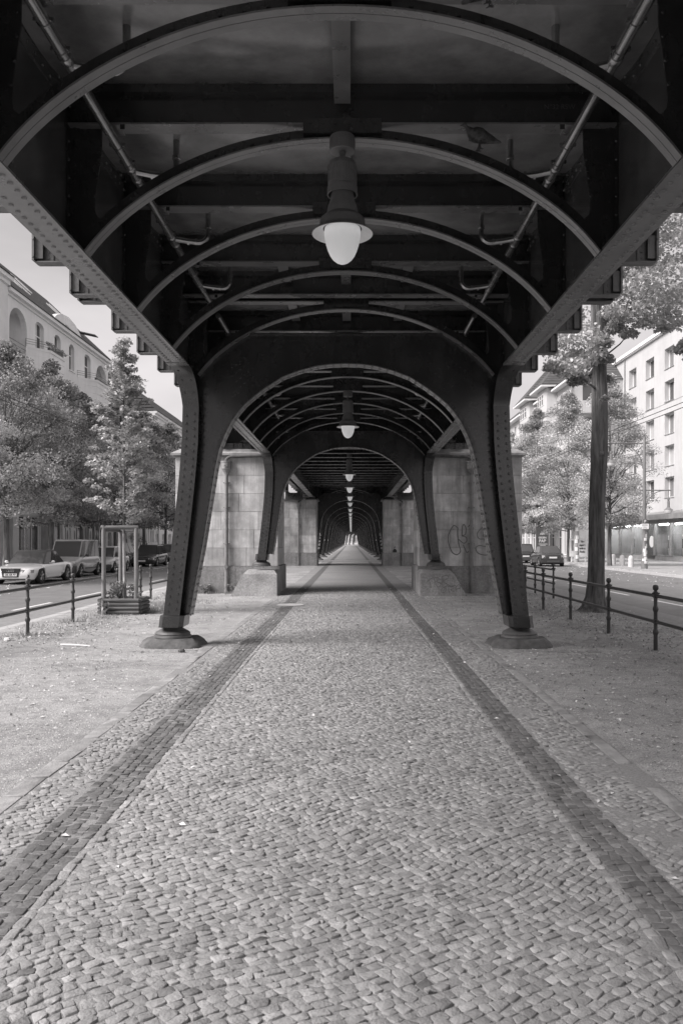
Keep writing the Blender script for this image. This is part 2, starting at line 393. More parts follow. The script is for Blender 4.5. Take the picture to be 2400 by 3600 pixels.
def make_girder(s, y0, y1, parent, bend0=False, bend1=True, rivet_from=2.2, detail=True, zf=ZF):
    mb = MB(); xa, xb = sorted((s * (XW - .007), s * (XW + .007)))
    mb.box(xa, xb, y0, y1, zf + .02, 5.66)
    for z0, z1 in ((5.34, 5.44), (5.452, 5.56)):
        x0, x1 = sorted((s * (XW - .022), s * (XW - .008))); mb.box(x0, x1, y0, y1, z0, z1)
    x0, x1 = sorted((s * (XW - .11), s * (XW - .023))); mb.box(x0, x1, y0, y1, 5.55, 5.563)
    x0, x1 = sorted((s * (XW - .09), s * (XW - .008))); mb.box(x0, x1, y0, y1, zf + .022, zf + .034)
    x0, x1 = sorted((s * (XW - .02), s * (XW - .008))); mb.box(x0, x1, y0, y1, zf + .035, zf + .11)
    x0, x1 = sorted((s * (XW + .009), s * (XW + .09))); mb.box(x0, x1, y0, y1, zf + .022, zf + .034)
    if detail:
        y = max(y0, 3.0) + .05
        while y < min(y1, 12.1):
            mb.rivet((s * (XW - .0225), y, 5.39), (-s, 0, 0), .016); mb.rivet((s * (XW - .0225), y + .06, 5.505), (-s, 0, 0), .016); y += .15
    g = mb.build('girder', 'steel_web_lit', parent)
    fl = MB(); x0, x1 = sorted((s * XI, s * XO))
    r = .5
    kn = MB()
    def strip(path, fl):                             # path: list of (y, z, xc, half width, normal y, normal z)
        A = [(c - h, y, z) for y, z, c, h, ny, nz in path]; B = [(c + h, y, z) for y, z, c, h, ny, nz in path]
        A2 = [(c - h, y - ny * .022, z - nz * .022) for y, z, c, h, ny, nz in path]; B2 = [(c + h, y - ny * .022, z - nz * .022) for y, z, c, h, ny, nz in path]
        fl.ribbon(A, B); fl.ribbon(B, B2); fl.ribbon(B2, A2); fl.ribbon(A2, A)
    xc, hw = s * (XI + XO) / 2, (XO - XI) / 2
    path = []; knees = []
    if bend0:
        for k in range(9):
            a = PI / 2 * k / 8; f = k / 8
            path.append((y0 + .24 + r - r * math.cos(a), zf - r + r * math.sin(a), s * 2.33 + (xc - s * 2.33) * f, .122 + (hw - .122) * f, math.cos(a), -math.sin(a)))
        knees.append(path); path = [path[-1]]
    else: path.append((y0, zf, xc, hw, 0, -1))
    if bend1:
        kp = []
        for k in range(9):
            a = PI / 2 * k / 8; f = 1 - k / 8
            kp.append((y1 - .24 - r + r * math.sin(a), zf - r + r * math.cos(a), s * 2.33 + (xc - s * 2.33) * f, .122 + (hw - .122) * f, -math.sin(a), -math.cos(a)))
        path.append(kp[0]); knees.append(kp)
    else: path.append((y1, zf, xc, hw, 0, -1))
    strip(path, fl)
    for kp in knees[:-1]:
        k2 = MB(); strip(kp, k2); k2.build('knee_flange', 'steel', g, angle=40)
    for kp in knees[-1:]: strip(kp, kn)
    if detail:
        y = max(y0 + (.8 if bend0 else 0), rivet_from); ye = y1 - (.78 if bend1 else .1)
        while y < ye:
            for dx in (-.075, .075): fl.rivet((xc + dx, y, zf), (0, 0, -1), .0225)
            y += .122
        if bend1:
            for k in (2, 4, 6):
                a = PI / 2 * k / 8; f = 1 - k / 8; yy = y1 - .24 - r + r * math.sin(a); zz = zf - r + r * math.cos(a); cc = s * 2.33 + (xc - s * 2.33) * f
                for dx in (-.068, .068): kn.rivet((cc + dx, yy, zz), (0, -math.sin(a), -math.cos(a)), .0185)
            yb = y1 - .24 - r - .06
            a0, a1 = sorted((s * (XI - .004), s * (XO + .004))); fl.box(a0, a1, yb - .11, yb, zf - .008, zf - .001)
    fl.build('girder_flange', 'steel_flange_lit', g, angle=40)
    if knees: kn.build('knee_flange', 'steel', g, angle=40)
    # stiffeners on the outer face
    return g
OPEN = [(0, 4.29), (.24, 4.28), (.47, 4.25), (.72, 4.18), (.97, 4.085), (1.236, 3.915), (1.40, 3.79), (1.537, 3.67), (1.64, 3.55), (1.73, 3.42), (1.84, 3.2), (1.92, 2.98), (1.98, 2.7), (2.03, 2.39), (2.10, 1.95), (2.17, 1.52), (2.28, .95), (2.37, .47)]
CL = [(.47, 2.62), (1.5, 2.50), (2.2, 2.42), (2.7, 2.37), (3.1, 2.342), (3.62, 2.33)]
def cx_at(z):
    return float(np.interp(z, [c[0] for c in CL], [c[1] for c in CL]))
def make_portal(y, parent, base=0.0, dz=0.0, detail=True, rear=True):
    """two leaning columns joined by a riveted arch plate; base = height of the column foot"""
    yf, yr = y - .24, y + .24
    for s in (-1, 1):
        zc = .29 + base
        mb = MB(); zs = [zc + .17 + (3.62 - zc - .17) * k / 12 for k in range(13)]
        col = mb
        for (yy, ny) in (((yf, -1),) + (((yr, 1),) if rear else ())):
            A = [(s * cx_at(z) - .122, yy, z) for z in zs]; B = [(s * cx_at(z) + .122, yy, z) for z in zs]
            A2 = [(x, yy - ny * .018, z) for x, _, z in A]; B2 = [(x, yy - ny * .018, z) for x, _, z in B]
            mb.ribbon(A, B); mb.ribbon(B, B2); mb.ribbon(B2, A2); mb.ribbon(A2, A)
        web = [(s * cx_at(z), z) for z in zs] + [(s * 2.35, 4.3)]
        pa = [(x - .009, z) for x, z in web]; pb = [(x + .009, z) for x, z in web]
        for (u, w) in ((pa, pb),):
            mb.ribbon([(x, yf + .02, z) for x, z in u], [(x, yr - .02, z) for x, z in u])
            mb.ribbon([(x, yf + .02, z) for x, z in w], [(x, yr - .02, z) for x, z in w])
        # outer ribs that close the channel on the street side
        for yy in (yf + .019, yr - .06):
            mb.ribbon([(s * (cx_at(z) + .085), yy, z) for z in zs], [(s * (cx_at(z) + .085), yy + .045, z) for z in zs])
            mb.ribbon([(s * (cx_at(z) - .085), yy, z) for z in zs], [(s * (cx_at(z) - .085), yy + .045, z) for z in zs])
        if detail:
            z = zc + .26
            while z < 3.6:
                for dx in (-.06, .06): mb.rivet((s * cx_at(z) + dx, yf - .0005, z + dx * .3), (0, -1, 0), .021)
                z += .113
        c = mb.build('column', 'steel', parent)
        col = MB(); h = .185; cxb = s * (cx_at(zc + .08) + .012); k = .06
        ring = [(-h + k, -h - .09), (h - k, -h - .09), (h, -h - .03), (h, h + .03), (h - k, h + .09), (-h + k, h + .09), (-h, h + .03), (-h, -h - .03)]
        lean = s * .02
        col.loft([[(cxb + lean * .5 + a * .98, y + b * .98, zc) for a, b in ring], [(cxb + a, y + b, zc + .015) for a, b in ring], [(cxb - lean + a, y + b, zc + .175) for a, b in ring], [(cxb - lean + a * .97, y + b * .97, zc + .182) for a, b in ring]])
        col.build('collar', 'steel', c)
        ft = MB(); zb = zc - .18
        ft.lathe((cxb + lean, y, zb), [(.275, 0), (.285, .02), (.278, .045), (.262, .055), (.266, .075), (.25, .10), (.20, .125), (.16, .15), (.145, .178), (.15, .182)], 24)
        ft.build('foot', 'cast_iron', c)
        if base == 0:
            st = MB(); rr = random.Random(5 + int(s))
            rings = []
            for sc_, z in ((1.0, -.02), (.985, .012), (.90, .065), (.76, .112), (.68, .122)):
                ring = []
                for q in range(28):
                    a = 2 * PI * q / 28; ca, sa = math.cos(a), math.sin(a)
                    e = 1 / max(abs(ca) ** 4 + abs(sa) ** 4, 1e-9) ** .25
                    wob = 1 + .05 * math.sin(3 * a + s) + .035 * math.sin(5 * a + 2 * s) + rr.uniform(-.015, .015)
                    ring.append((cxb + lean + .47 * ca * e ** 1.15 * sc_ * wob, y + .40 * sa * e ** 1.15 * sc_ * wob, z + (rr.uniform(-.01, .012) if z > .05 else 0)))
                rings.append(ring)
            st.loft(rings); st.build('footing', 'footing', c, angle=50)
    # arch plate
    op = [(x, z + (dz if z > 3 else dz * max(0, (z - 1) / 2))) for x, z in OPEN]
    if base:
        zb_ = .47 + base; xb_ = float(np.interp(zb_, [q[1] for q in op[::-1]], [q[0] for q in op[::-1]])); op = [(x, z) for x, z in op if z > zb_ + .02] + [(xb_, zb_)]
    mb = MB(); t = .01
    for s in (-1, 1):
        outer = []
        for x, z in op:
            if x < 1.2: outer.append((x * 1.38, 4.74 + dz))
            else: outer.append(None)
        n = len(op); full = []
        k0 = next(i for i, o in enumerate(outer) if o is None)
        tail = [(1.80, 4.74 + dz), (2.05, 4.55 + dz), (2.25, 4.33), (2.34, 4.12), (2.345, 3.95), (2.34, 3.8)]
        for i in range(n):
            if outer[i] is not None: full.append(outer[i])
            else:
                j = i - k0
                full.append(tail[j] if j < len(tail) else (cx_at(op[i][1]) + .0, op[i][1]))
        for yy, fl in ((y - t, 0), (y + t, 1)):
            A = [(s * a, yy, b) for a, b in op]; B = [(s * a, yy, b) for a, b in full]
            mb.ribbon(A, B) if (fl ^ (s > 0)) else mb.ribbon(B, A)
    mb.box(-1.8, 1.8, y - .09, y + .09, 4.742 + dz, 4.756 + dz); mb.box(-1.8, 1.8, y - .024, y - .0105, 4.655 + dz, 4.7405 + dz)
    if detail:
        mb.rivets([(-1.7 + .11 * k, y - .0245, 4.70 + dz) for k in range(32)], (0, -1, 0), .013)
        for s in (-1, 1):
            # slanted riveted splice plate
            ca, sa = math.cos(math.radians(52)), math.sin(math.radians(52)); c0 = (s * 1.62, 4.22 + dz * .7)
            quad = [(-.21, -.36), (.21, -.36), (.21, .36), (-.21, .36)]
            pl = [(c0[0] + s * (a * ca + b * sa) * 1, c0[1] + (-a * sa * -1 + b * ca) * 1) for a, b in quad]
            pl = [(c0[0] + s * (b * -.62 + a * .78) * -1, c0[1] + (b * .78 + a * .62)) for a, b in quad]
            if s < 0: pl = pl[::-1]
            mb.prism(pl, 'xz', y - .022, y - .0102)
            for i in range(5):
                for j in range(7):
                    a, b = -.16 + .08 * i, -.31 + .103 * j; rr_ = .018
                    mb.rivet((c0[0] - s * (b * -.62 + a * .78), y - .0222, c0[1] + b * .78 + a * .62), (0, -1, 0), rr_)
            # stiffener line down the haunch
            zz = 2.4
            while zz < 4.1:
                mb.rivet((s * (cx_at(min(zz, 3.6)) - .17 - max(0, zz - 3.5) * .05), y - .0105, zz), (0, -1, 0), .018); zz += .11
        mb.box(-.27, .27, y - .022, y - .0105, 4.35 + dz, 4.65 + dz)
        mb.rivets([(-.2 + .1 * i, y - .0222, 4.39 + dz + .075 * j) for i in range(5) for j in range(4)], (0, -1, 0), .014)
    a = mb.build('portal_arch', 'steel', parent)
    fl = MB()
    def wz(z): q = min(1, max(0, (3.5 + dz - z) / .9)); return .115 + .02 * q * q * (3 - 2 * q)
    P = [(-x, z) for x, z in op[::-1]] + op[1:]
    def offs(P, d):
        out = []
        for i, (x, z) in enumerate(P):
            x0, z0 = P[max(i - 1, 0)]; x1, z1 = P[min(i + 1, len(P) - 1)]; tx, tz = x1 - x0, z1 - z0; q = math.hypot(tx, tz); out.append((x + tz / q * d, z - tx / q * d))
        return out
    Pi = offs(P, .013)
    for sg in (-1, 1):
        ya = lambda z: y + sg * wz(z); yb = lambda z: y + sg * .011
        fl.ribbon([(x, ya(z), z) for x, z in P], [(x, ya(z), z) for x, z in Pi]); fl.ribbon([(x, ya(z), z) for x, z in Pi], [(x, yb(z), z) for x, z in Pi]); fl.ribbon([(x, yb(z), z) for x, z in P], [(x, ya(z), z) for x, z in P])
        fl.ribbon([(x, yb(z), z) for x, z in Pi], [(x, yb(z), z) for x, z in P])
    # front angle with rivets along the opening
    Po = offs(P, -.075)
    yfr = lambda z: y - .0225 - (wz(z) - .115) * 1.2
    an = MB(); an.ribbon([(x, yfr(z), z) for x, z in P], [(x, yfr(z), z) for x, z in Po]); an.ribbon([(x, yfr(z) + .012, z) for x, z in P], [(x, yfr(z) + .012, z) for x, z in Po]); an.ribbon([(x, yfr(z), z) for x, z in Po], [(x, yfr(z) + .012, z) for x, z in Po])
    if detail:
        acc = 0
        for (x0, z0), (x1, z1) in zip(Pi[:-1], Pi[1:]):
            seg = math.hypot(x1 - x0, z1 - z0); nx, nz = (z1 - z0) / seg, -(x1 - x0) / seg
            while acc < seg:
                f = acc / seg; x, z = x0 + (x1 - x0) * f, z0 + (z1 - z0) * f
                for yy in (y - .65 * wz(z), y + .52 * wz(z)): fl.rivet((x, yy, z), (nx, 0, nz), .019, 6)
                an.rivet((x - nx * .052, yfr(z) - .0005, z - nz * .052), (0, -1, 0), .019, 6)
                acc += .118
            acc -= seg
    an.build('edge_angle', 'steel', a, angle=40); fl.build('arch_flange', 'steel_flange_lit', a, angle=40)
    return a
def make_pipe(s, y0, y1, joints, parent, branch=True):
    mb = MB(); X, Z = 2.01, 5.13
    mb.tube([(s * X, y0, Z), (s * X, y1, Z)], .044, 14)
    y = y0
    for j in joints:
        for dy in (0.0, .23): mb.lathe((s * X, j + dy, Z), [(.05, -.035), (.053, -.03), (.053, .03), (.05, .035)], 14, 'y')
        for dy in (-.42, -.1):
            mb.lathe((s * X, j + dy, Z), [(.047, -.008), (.0505, -.007), (.0505, .007), (.047, .008)], 14, 'y')
            for q in (-1, 1): mb.box(s * X + q * .051 - .02, s * X + q * .051 + .02, j + dy - .012, j + dy + .012, Z - .006, Z + .02)
    p = mb.build('drain_pipe', 'pipe', parent)
    if branch:
        for j in joints:
            b = MB(); yy = j + .1
            pts = [(s * (X - .03), yy - .02, Z), (s * 1.86, yy + .03, Z - .005), (s * 1.72, yy + .06, Z - .01)]
            for k in range(1, 6):
                a = PI / 2 * k / 5; pts.append((s * (1.72 - .11 * math.sin(a)), yy + .06, Z - .01 + .11 * (1 - math.cos(a))))
            pts.append((s * 1.61, yy + .06, 5.47))
            b.tube(pts, .031, 10)
            for q, x in ((0, 1.84), (1, 1.75)): b.lathe((s * x, yy + .05, Z - .008), [(.034, -.012), (.038, -.011), (.038, .011), (.034, .012)], 12, 'x')
            b.lathe((s * 1.61, yy + .06, 5.30), [(.034, -.02), (.039, -.018), (.039, .018), (.034, .02)], 12, 'z')
            b.build('pipe_branch', 'pipe', p)
    return p

Y1, Y2 = 12.2, 23.6
DY = 1.71
st1 = [Y1 - .08 - DY * k for k in range(7, -1, -1)]       # arch stations of the nearest span
st1 = [y for y in st1 if y > 0]
def span_label(i): return ['', 'first', 'second', 'third', 'fourth', 'fifth', 'sixth', 'seventh', 'eighth', 'ninth', 'tenth', 'eleventh', 'twelfth', 'thirteenth', 'fourteenth', 'fifteenth', 'sixteenth', 'seventeenth', 'eighteenth', 'nineteenth', 'twentieth', 'twenty-first', 'twenty-second', 'twenty-third', 'twenty-fourth'][i]
# nearest span
v = thing('viaduct_span', 'dark riveted steel viaduct span directly overhead, its leaning columns planted on the gravel', 'viaduct', (0, Y1, 0), 'spans of the steel viaduct')
for s in (-1, 1): make_girder(s, -45.0, Y1, v)
for y in st1:
    make_arch(y, v); b_ = make_beam(y, v)
    if abs(y - 6.99) < .3: o_ = text_obj('casting_mark', 'N°32 RSW', .06, (1.90, y - .0085, 5.40), (PI / 2, 0, 0), v, 'steel_web_lit', .001); o_.parent = b_
make_beam(Y1 - .42, v)
make_deck([-45.0 + DY * k for k in range(26)] + st1[:-1] + [Y1 - .42, st1[-1]], v)
def stringer(x, y0, y1, parent, w=.07):
    mb = MB(); mb.box(x - w, x + w, y0, y1, 5.385, 5.40); mb.box(x - .008, x + .008, y0, y1, 5.4005, 5.60); mb.build('stringer', 'steel_flange_lit', parent)
for a, b in zip(st1[:-1], st1[1:]):
    stringer(0, a + .012, b - .09, v)
for a, b in zip(st1[-2:-1], st1[-1:]):
    for x in (-.87, .87): stringer(x, a + .012, b - .45, v)
for s in (-1, 1): make_pipe(s, .2, Y1 - .5, [y + .55 for y in st1[:-1]], v)
make_portal(Y1, v)
# second span, its columns stand on blocks before the near piers
v2 = thing('viaduct_span', 'second dark steel viaduct span, beyond the near columns, carried by columns on stone blocks', 'viaduct', (0, Y2, 0), 'spans of the steel viaduct')
st2 = [Y1 + 1.62 * k for k in range(1, 8)]
for s in (-1, 1): make_girder(s, Y1 + .001, Y2, v2, bend0=True, bend1=True)
for y in st2: make_arch(y, v2, y > 16); make_beam(y, v2, True)
make_deck([Y1 - .079] + st2, v2)
for a, b in zip([Y1] + st2[:-1], st2):
    stringer(0, a + .012, b - .09, v2)
    if a < Y1 + .1:
        for x in (-.87, .87): stringer(x, a + .012, b - .09, v2)
for s in (-1, 1): make_pipe(s, Y1 + .3, Y2 - .4, [y + .45 for y in st2[:-1]], v2)
make_portal(Y2, v2, base=.73, dz=.07)
# span over the crossing between the two pairs of piers
Y3 = 50.6
v3 = thing('viaduct_span', 'flat ceiling span of many closely set riveted beams between the two pairs of stone piers', 'viaduct', (0, 25.2, 0), 'spans of the steel viaduct')
mb = MB(); mb.box(-4.05, 4.05, Y2 + .3, Y3, 5.67, 5.8); mb.box(-2.385, 2.385, Y2 + .3, Y3, 5.585, 5.60); mb.build('deck_plate', 'steel', v3)
y = 24.7
while y < Y3 - .2:
    mb = MB(); mb.box(-2.385, 2.385, y - .007, y + .007, 4.98, 5.58); f = MB(); f.box(-2.385, 2.385, y - .09, y + .09, 4.962, 4.9795)
    f.rivets([(-2.2 + .2 * k, y + q, 4.962) for k in range(23) for q in (-.05, .05)], (0, 0, -1), .02, 5)
    b = mb.build('cross_beam', 'steel', v3); f.build('beam_flange', 'steel_flange_lit', b); y += 1.526
for s in (-1, 1):
    make_girder(s, Y2 + .25, Y3, v3, bend1=False, zf=4.30, detail=False)
    for yb in (24.9, Y3 - .6):                        # bearings on the piers
        mb = MB(); x0, x1 = s * 2.4 - .35, s * 2.4 + .35
        mb.box(x0 + .05, x1 - .05, yb - .3, yb + .3, 4.36 if False else 4.365, 4.42); mb.box(x0, x1, yb - .25, yb + .25, 4.345, 4.364)
        bb = MB()
        for q in range(3): bb.lathe((x0 + .02, yb - .2 + .2 * q, 4.25), [(.05, 0), (.05, .66)], 12, 'x')
        bb.box(x0 - .03, x1 + .03, yb - .33, yb + .33, 4.155, 4.195)
        bb.build('bearing', 'steel', v3)
# outer walkway girder above the near piers (dark mass seen between flange and coping)
for s in (-1, 1):
    mb = MB()
    for x in (3.1, 3.9):
        xa, xb = sorted((s * x, s * (x + .02))); mb.box(xa, xb, 24.1, Y3, 4.62, 5.665)
        xa, xb = sorted((s * (x - .12), s * (x + .14))); mb.box(xa, xb, 24.1, Y3, 4.60, 4.6195)
    for yb in (24.6, 25.8, Y3 - .6):
        xa, xb = sorted((s * 2.95, s * 4.05)); mb.box(xa, xb, yb - .12, yb + .12, 4.16, 4.36); mb.box(xa, xb, yb - .02, yb + .02, 4.36, 4.6)
        for q in range(4): xq = s * (3.05 + .28 * q); mb.box(xq - .06, xq + .06, yb - .1, yb + .1, 4.37, 4.595)
    mb.build('edge_girder', 'steel', v3)
# far spans
YF0, DF = 54.0, 11.15
vf = thing('viaduct_span', 'first dark steel span beyond the far pair of stone piers', 'viaduct', (0, YF0, 0), 'spans of the steel viaduct')
mb = MB(); mb.box(-4.05, 4.05, YF0 - 3.3, YF0 + DF - 3.3, 5.67, 5.8); mb.box(-2.385, 2.385, YF0 - 3.3, YF0 + DF - 3.3, 5.585, 5.6); mb.build('deck_plate', 'steel', vf)
for s in (-1, 1):
    g = MB(); x0, x1 = sorted((s * 2.39, s * 2.41)); g.box(x0, x1, YF0 - 3.29, YF0 + DF - 3.31, 4.14, 5.66); x0, x1 = sorted((s * XI, s * XO)); g.box(x0, x1, YF0 - 3.29, YF0 + DF - 3.31, 4.12, 4.139)
    g.build('girder', 'steel', vf)
for k in range(5):
    make_arch(YF0 + 1.9 * k + .6, vf, False)
    mb = MB(); yb = YF0 + 1.9 * k + .6; mb.box(-4.02, 4.02, yb - .007, yb + .007, 5.225, 5.58); mb.box(-4.02, 4.02, yb - .085, yb + .085, 5.21, 5.2245); mb.build('cross_beam', 'steel', vf)
make_portal(YF0, vf, detail=False, dz=.05)
FAR = [vf]
for i in range(1, 17):
    c = copy_tree(vf); c.location = (0, YF0 + DF * i, 0); c['label'] = span_label(i + 1) + ' dark steel span beyond the far pair of stone piers'; FAR.append(c)
YP3 = YF0 + DF * 17 - 6
for i in range(9):
    c = copy_tree(vf); c.location = (0 + .22 * i * i, YP3 + 22 + DF * i, 0); c.rotation_euler = (0, 0, -.04 * (i + 1)); c['label'] = span_label(i + 1) + ' dark steel span past the second sunlit street gap at the tunnel end'; FAR.append(c)
# white paint on the far columns
def col_text(sp, Y, s, txt, z, size):
    col = [c for c in sp.children if c.name.startswith('column')][0 if s < 0 else 1]
    for k, ch in enumerate(txt):
        zz = z - k * size * .95
        o = text_obj('graffiti', ch, size, (s * cx_at(zz), Y - .262, zz), (PI / 2, 0, 0), None, 'whiteink', bold=.01 * size)
        o.parent = col; o.location = o.location - Vector((0, Y, 0))
        if sp is not vf: pass
for i, t, z in ((1, 'Lindo', 2.1), (2, 'n', 1.65), (3, 'd', 1.65), (4, 'o', 1.6)):
    for s in (-1, 1): col_text(FAR[i], YF0 + DF * i, s, t, z, .29)
for s in (-1, 1): col_text(vf, YF0, s, 'L', 1.75, .36)

# ------------------------------------------------------------------ piers
def block_wall(mb, rnd, plane, a0, a1, fixed, thick, z0, z1, hc, sh, lo=.76, hi=1.12):
    z = z0; row = 0
    while z < z1 - .05:
        zt = min(z + hc, z1); a = a0 - (0 if row % 2 else .35) * rnd.uniform(.6, 1.4)
        while a < a1:
            b = a + rnd.uniform(.75, 1.55)
            if a1 - b < .35: b = a1
            p, q = max(a, a0), min(b, a1)
            if q - p > .05:
                g = .004; n0 = len(mb.v)
                o = rnd.uniform(-.003, .003)
                f0, f1 = fixed + o, fixed + thick
                if plane == 'xz': mb.box(p + g, q - g, min(f0, f1), max(f0, f1), z + g, zt - g)
                else: mb.box(min(f0, f1), max(f0, f1), p + g, q - g, z + g, zt - g)
                sh.extend([rnd.uniform(lo, hi)] * (len(mb.v) - n0))
            a = b
        z = zt; row += 1
def make_pier(label, s, y0, y1, xi, xo, seed, ztop=4.14, base_far=False):
    t = thing('stone_pier', label, 'pier', (s * (xi + xo) / 2, (y0 + y1) / 2, 0), 'stone piers of the viaduct')
    rnd = random.Random(seed); zp = .82
    x0, x1 = sorted((s * xi, s * xo))
    mb = MB(); sh = []
    mb.box(x0 + .05, x1 - .05, y0 + .05, y1 - .05, zp, ztop); sh += [.55] * 8
    block_wall(mb, rnd, 'xz', x0, x1, y0, .06, zp, ztop, .553, sh)
    fx = x1 if s < 0 else x0
    block_wall(mb, rnd, 'yz', y0 + .065, y1, fx, -.06 if s < 0 else .06, zp, ztop, .553, sh)
    fx = x0 if s < 0 else x1
    block_wall(mb, rnd, 'yz', y0 + .065, y1, fx, .06 if s < 0 else -.06, zp, ztop, .553, sh)
    mb.sh = sh; mb.build('wall', 'stone', t, smooth=False)
    mb = MB(); sh = []
    e = .06; mb.box(x0 - e + .02, x1 + e - .02, y0 - e + .02, y1 + e, -.05, zp - .02); sh += [.7] * 8
    block_wall(mb, rnd, 'xz', x0 - e, x1 + e, y0 - e, .08, -.05, zp, .87, sh, .85, 1.1)
    fx = (x1 + e) if s < 0 else (x0 - e)
    block_wall(mb, rnd, 'yz', y0 - e + .085, y1 + e, fx, -.08 if s < 0 else .08, -.05, zp, .87, sh, .85, 1.1)
    mb.sh = sh; mb.build('plinth', 'plinth', t, smooth=False)
    mb = MB(); sh = []; e = .12
    mb.box(x0 - .03, x1 + .03, y0 - .03, y1 + .03, ztop, ztop + .05)
    mb.loft([[(x0 - e, y0 - e, ztop + .05), (x1 + e, y0 - e, ztop + .05), (x1 + e, y1 + e, ztop + .05), (x0 - e, y1 + e, ztop + .05)], [(x0 - e, y0 - e, ztop + .11), (x1 + e, y0 - e, ztop + .11), (x1 + e, y1 + e, ztop + .11), (x0 - e, y1 + e, ztop + .11)], [(x0 + .12, y0 + .14, ztop + .26), (x1 - .12, y0 + .14, ztop + .26), (x1 - .12, y1 - .14, ztop + .26), (x0 + .12, y1 - .14, ztop + .26)]])
    mb.sh = [.62] * len(mb.v); mb.build('coping', 'stone', t, smooth=False)
    return t
def downpipe(t, x, y, ztop, run_to):
    mb = MB(); yy = y - .10
    mb.tube([(x, yy, .02), (x, yy, ztop - .55)], .056, 14)
    for z in (.22, .74, 1.95, 2.25, 3.0): mb.lathe((x, yy, z), [(.058, -.03), (.064, -.026), (.064, .026), (.058, .03)], 14)
    for z in (1.5, 2.6, 3.35): mb.lathe((x, yy, z), [(.057, -.012), (.072, -.011), (.072, .011), (.057, .012)], 14); mb.box(x - .1, x + .1, yy + .03, yy + .09, z - .015, z + .015)
    mb.lathe((x, yy - .062, .80), [(.055, -.012), (.055, .02), (.04, .024), (.02, .02)], 14, 'y')
    d = mb.build('downpipe', 'iron_pipe', t)
    hb = MB(); hb.lathe((x, yy, ztop - .56), [(.058, 0), (.075, .04), (.14, .16), (.15, .17), (.15, .36), (.165, .365), (.165, .40), (.13, .40)], 18)
    for k in range(6): a = 2 * PI * k / 6; hb.ball((x + .035 * math.cos(a), yy - .15, ztop - .3 + .035 * math.sin(a)), .022, 8, 5)
    hb.build('hopper_head', 'plinth', d)
    pb = MB(); pb.tube([(x, yy, ztop - .2), (x, yy, ztop - .1), (x + (.06 if run_to > x else -.06), yy, ztop - .04), (x + (.14 if run_to > x else -.14), yy, ztop - .015), (run_to, yy, ztop + .02)], .05, 12)
    pb.build('inlet_pipe', 'footing', d)
PY = 24.25
pl = make_pier('broad pale stone pier on the left behind the near column, downpipe down its face', -1, PY, 26.6, 2.155, 5.27, 3)
pr = make_pier('broad shaded stone pier on the right with large outline graffiti and a downpipe', 1, PY, 26.6, 2.155, 5.27, 4)
downpipe(pl, -3.70, PY, 4.16, -2.3); downpipe(pr, 3.72, PY, 4.16, 2.3)
p3l = make_pier('smaller-looking far stone pier left of the path, at the end of the flat beam ceiling', -1, Y3, 53.2, 2.155, 5.27, 5)
p3r = make_pier('far stone pier right of the path with a small black stencil figure on it', 1, Y3, 53.2, 2.155, 5.27, 6)
downpipe(p3l, -3.25, Y3, 4.16, -3.1); downpipe(p3r, 3.30, Y3, 4.16, 3.15)
for s in (-1, 1):
    make_pier(('left' if s < 0 else 'right') + ' one of two tiny pale piers at the far end of the tunnel', s, YP3, YP3 + 1.6, 2.9, 4.6, 8 + s)
def strokes(name, parent, lines, y, w, m):
    mb = MB()
    for ln in lines:
        # smooth polyline -> flat ribbon 3 mm proud of the wall
        P = ln
        A, B = [], []
        for i, (x, z) in enumerate(P):
            x0, z0 = P[max(i - 1, 0)]; x1, z1 = P[min(i + 1, len(P) - 1)]; q = math.hypot(x1 - x0, z1 - z0) or 1
            nx, nz = -(z1 - z0) / q * w / 2, (x1 - x0) / q * w / 2
            yy = y(x, z) if callable(y) else y
            A.append((x + nx, yy, z + nz)); B.append((x - nx, yy, z - nz))
        mb.ribbon(A, B)
    return mb.build(name, m, parent, smooth=False)
def spl(pts, n=8):
    out = []
    for i in range(len(pts) - 1):
        p0 = pts[max(i - 1, 0)]; p1 = pts[i]; p2 = pts[i + 1]; p3 = pts[min(i + 2, len(pts) - 1)]
        for k in range(n):
            t = k / n
            out.append(tuple(.5 * (2 * p1[j] + (p2[j] - p0[j]) * t + (2 * p0[j] - 5 * p1[j] + 4 * p2[j] - p3[j]) * t * t + (3 * p1[j] - p0[j] - 3 * p2[j] + p3[j]) * t ** 3) for j in (0, 1)))
    return out + [tuple(pts[-1])]
def wpx(px, py, d): return ((px - 1234) * d / 2800 + CX, CZ - (py - 1900) * d / 2800)
gl = [[(228, 610), (170, 580), (110, 680), (95, 780), (140, 930), (210, 980), (265, 930), (240, 830), (225, 700), (228, 610)],
      [(285, 720), (290, 600), (312, 565), (340, 620), (330, 700), (285, 720), (340, 740), (350, 790), (310, 822), (240, 770)],
      [(300, 840), (350, 950), (375, 930)], [(450, 620), (400, 570), (370, 600)],
      [(640, 600), (560, 610), (495, 690), (520, 760), (600, 770), (650, 850), (600, 865), (520, 855), (475, 890), (510, 960), (620, 985), (690, 940)], [(640, 690), (590, 700), (580, 725), (640, 730)]]
gl = [spl([wpx(1550 + a / 3.92, 1700 + b / 3.92, PY) for a, b in ln]) for ln in gl]
strokes('graffiti', pr, gl, PY - .0065, .03, 'graffiti')
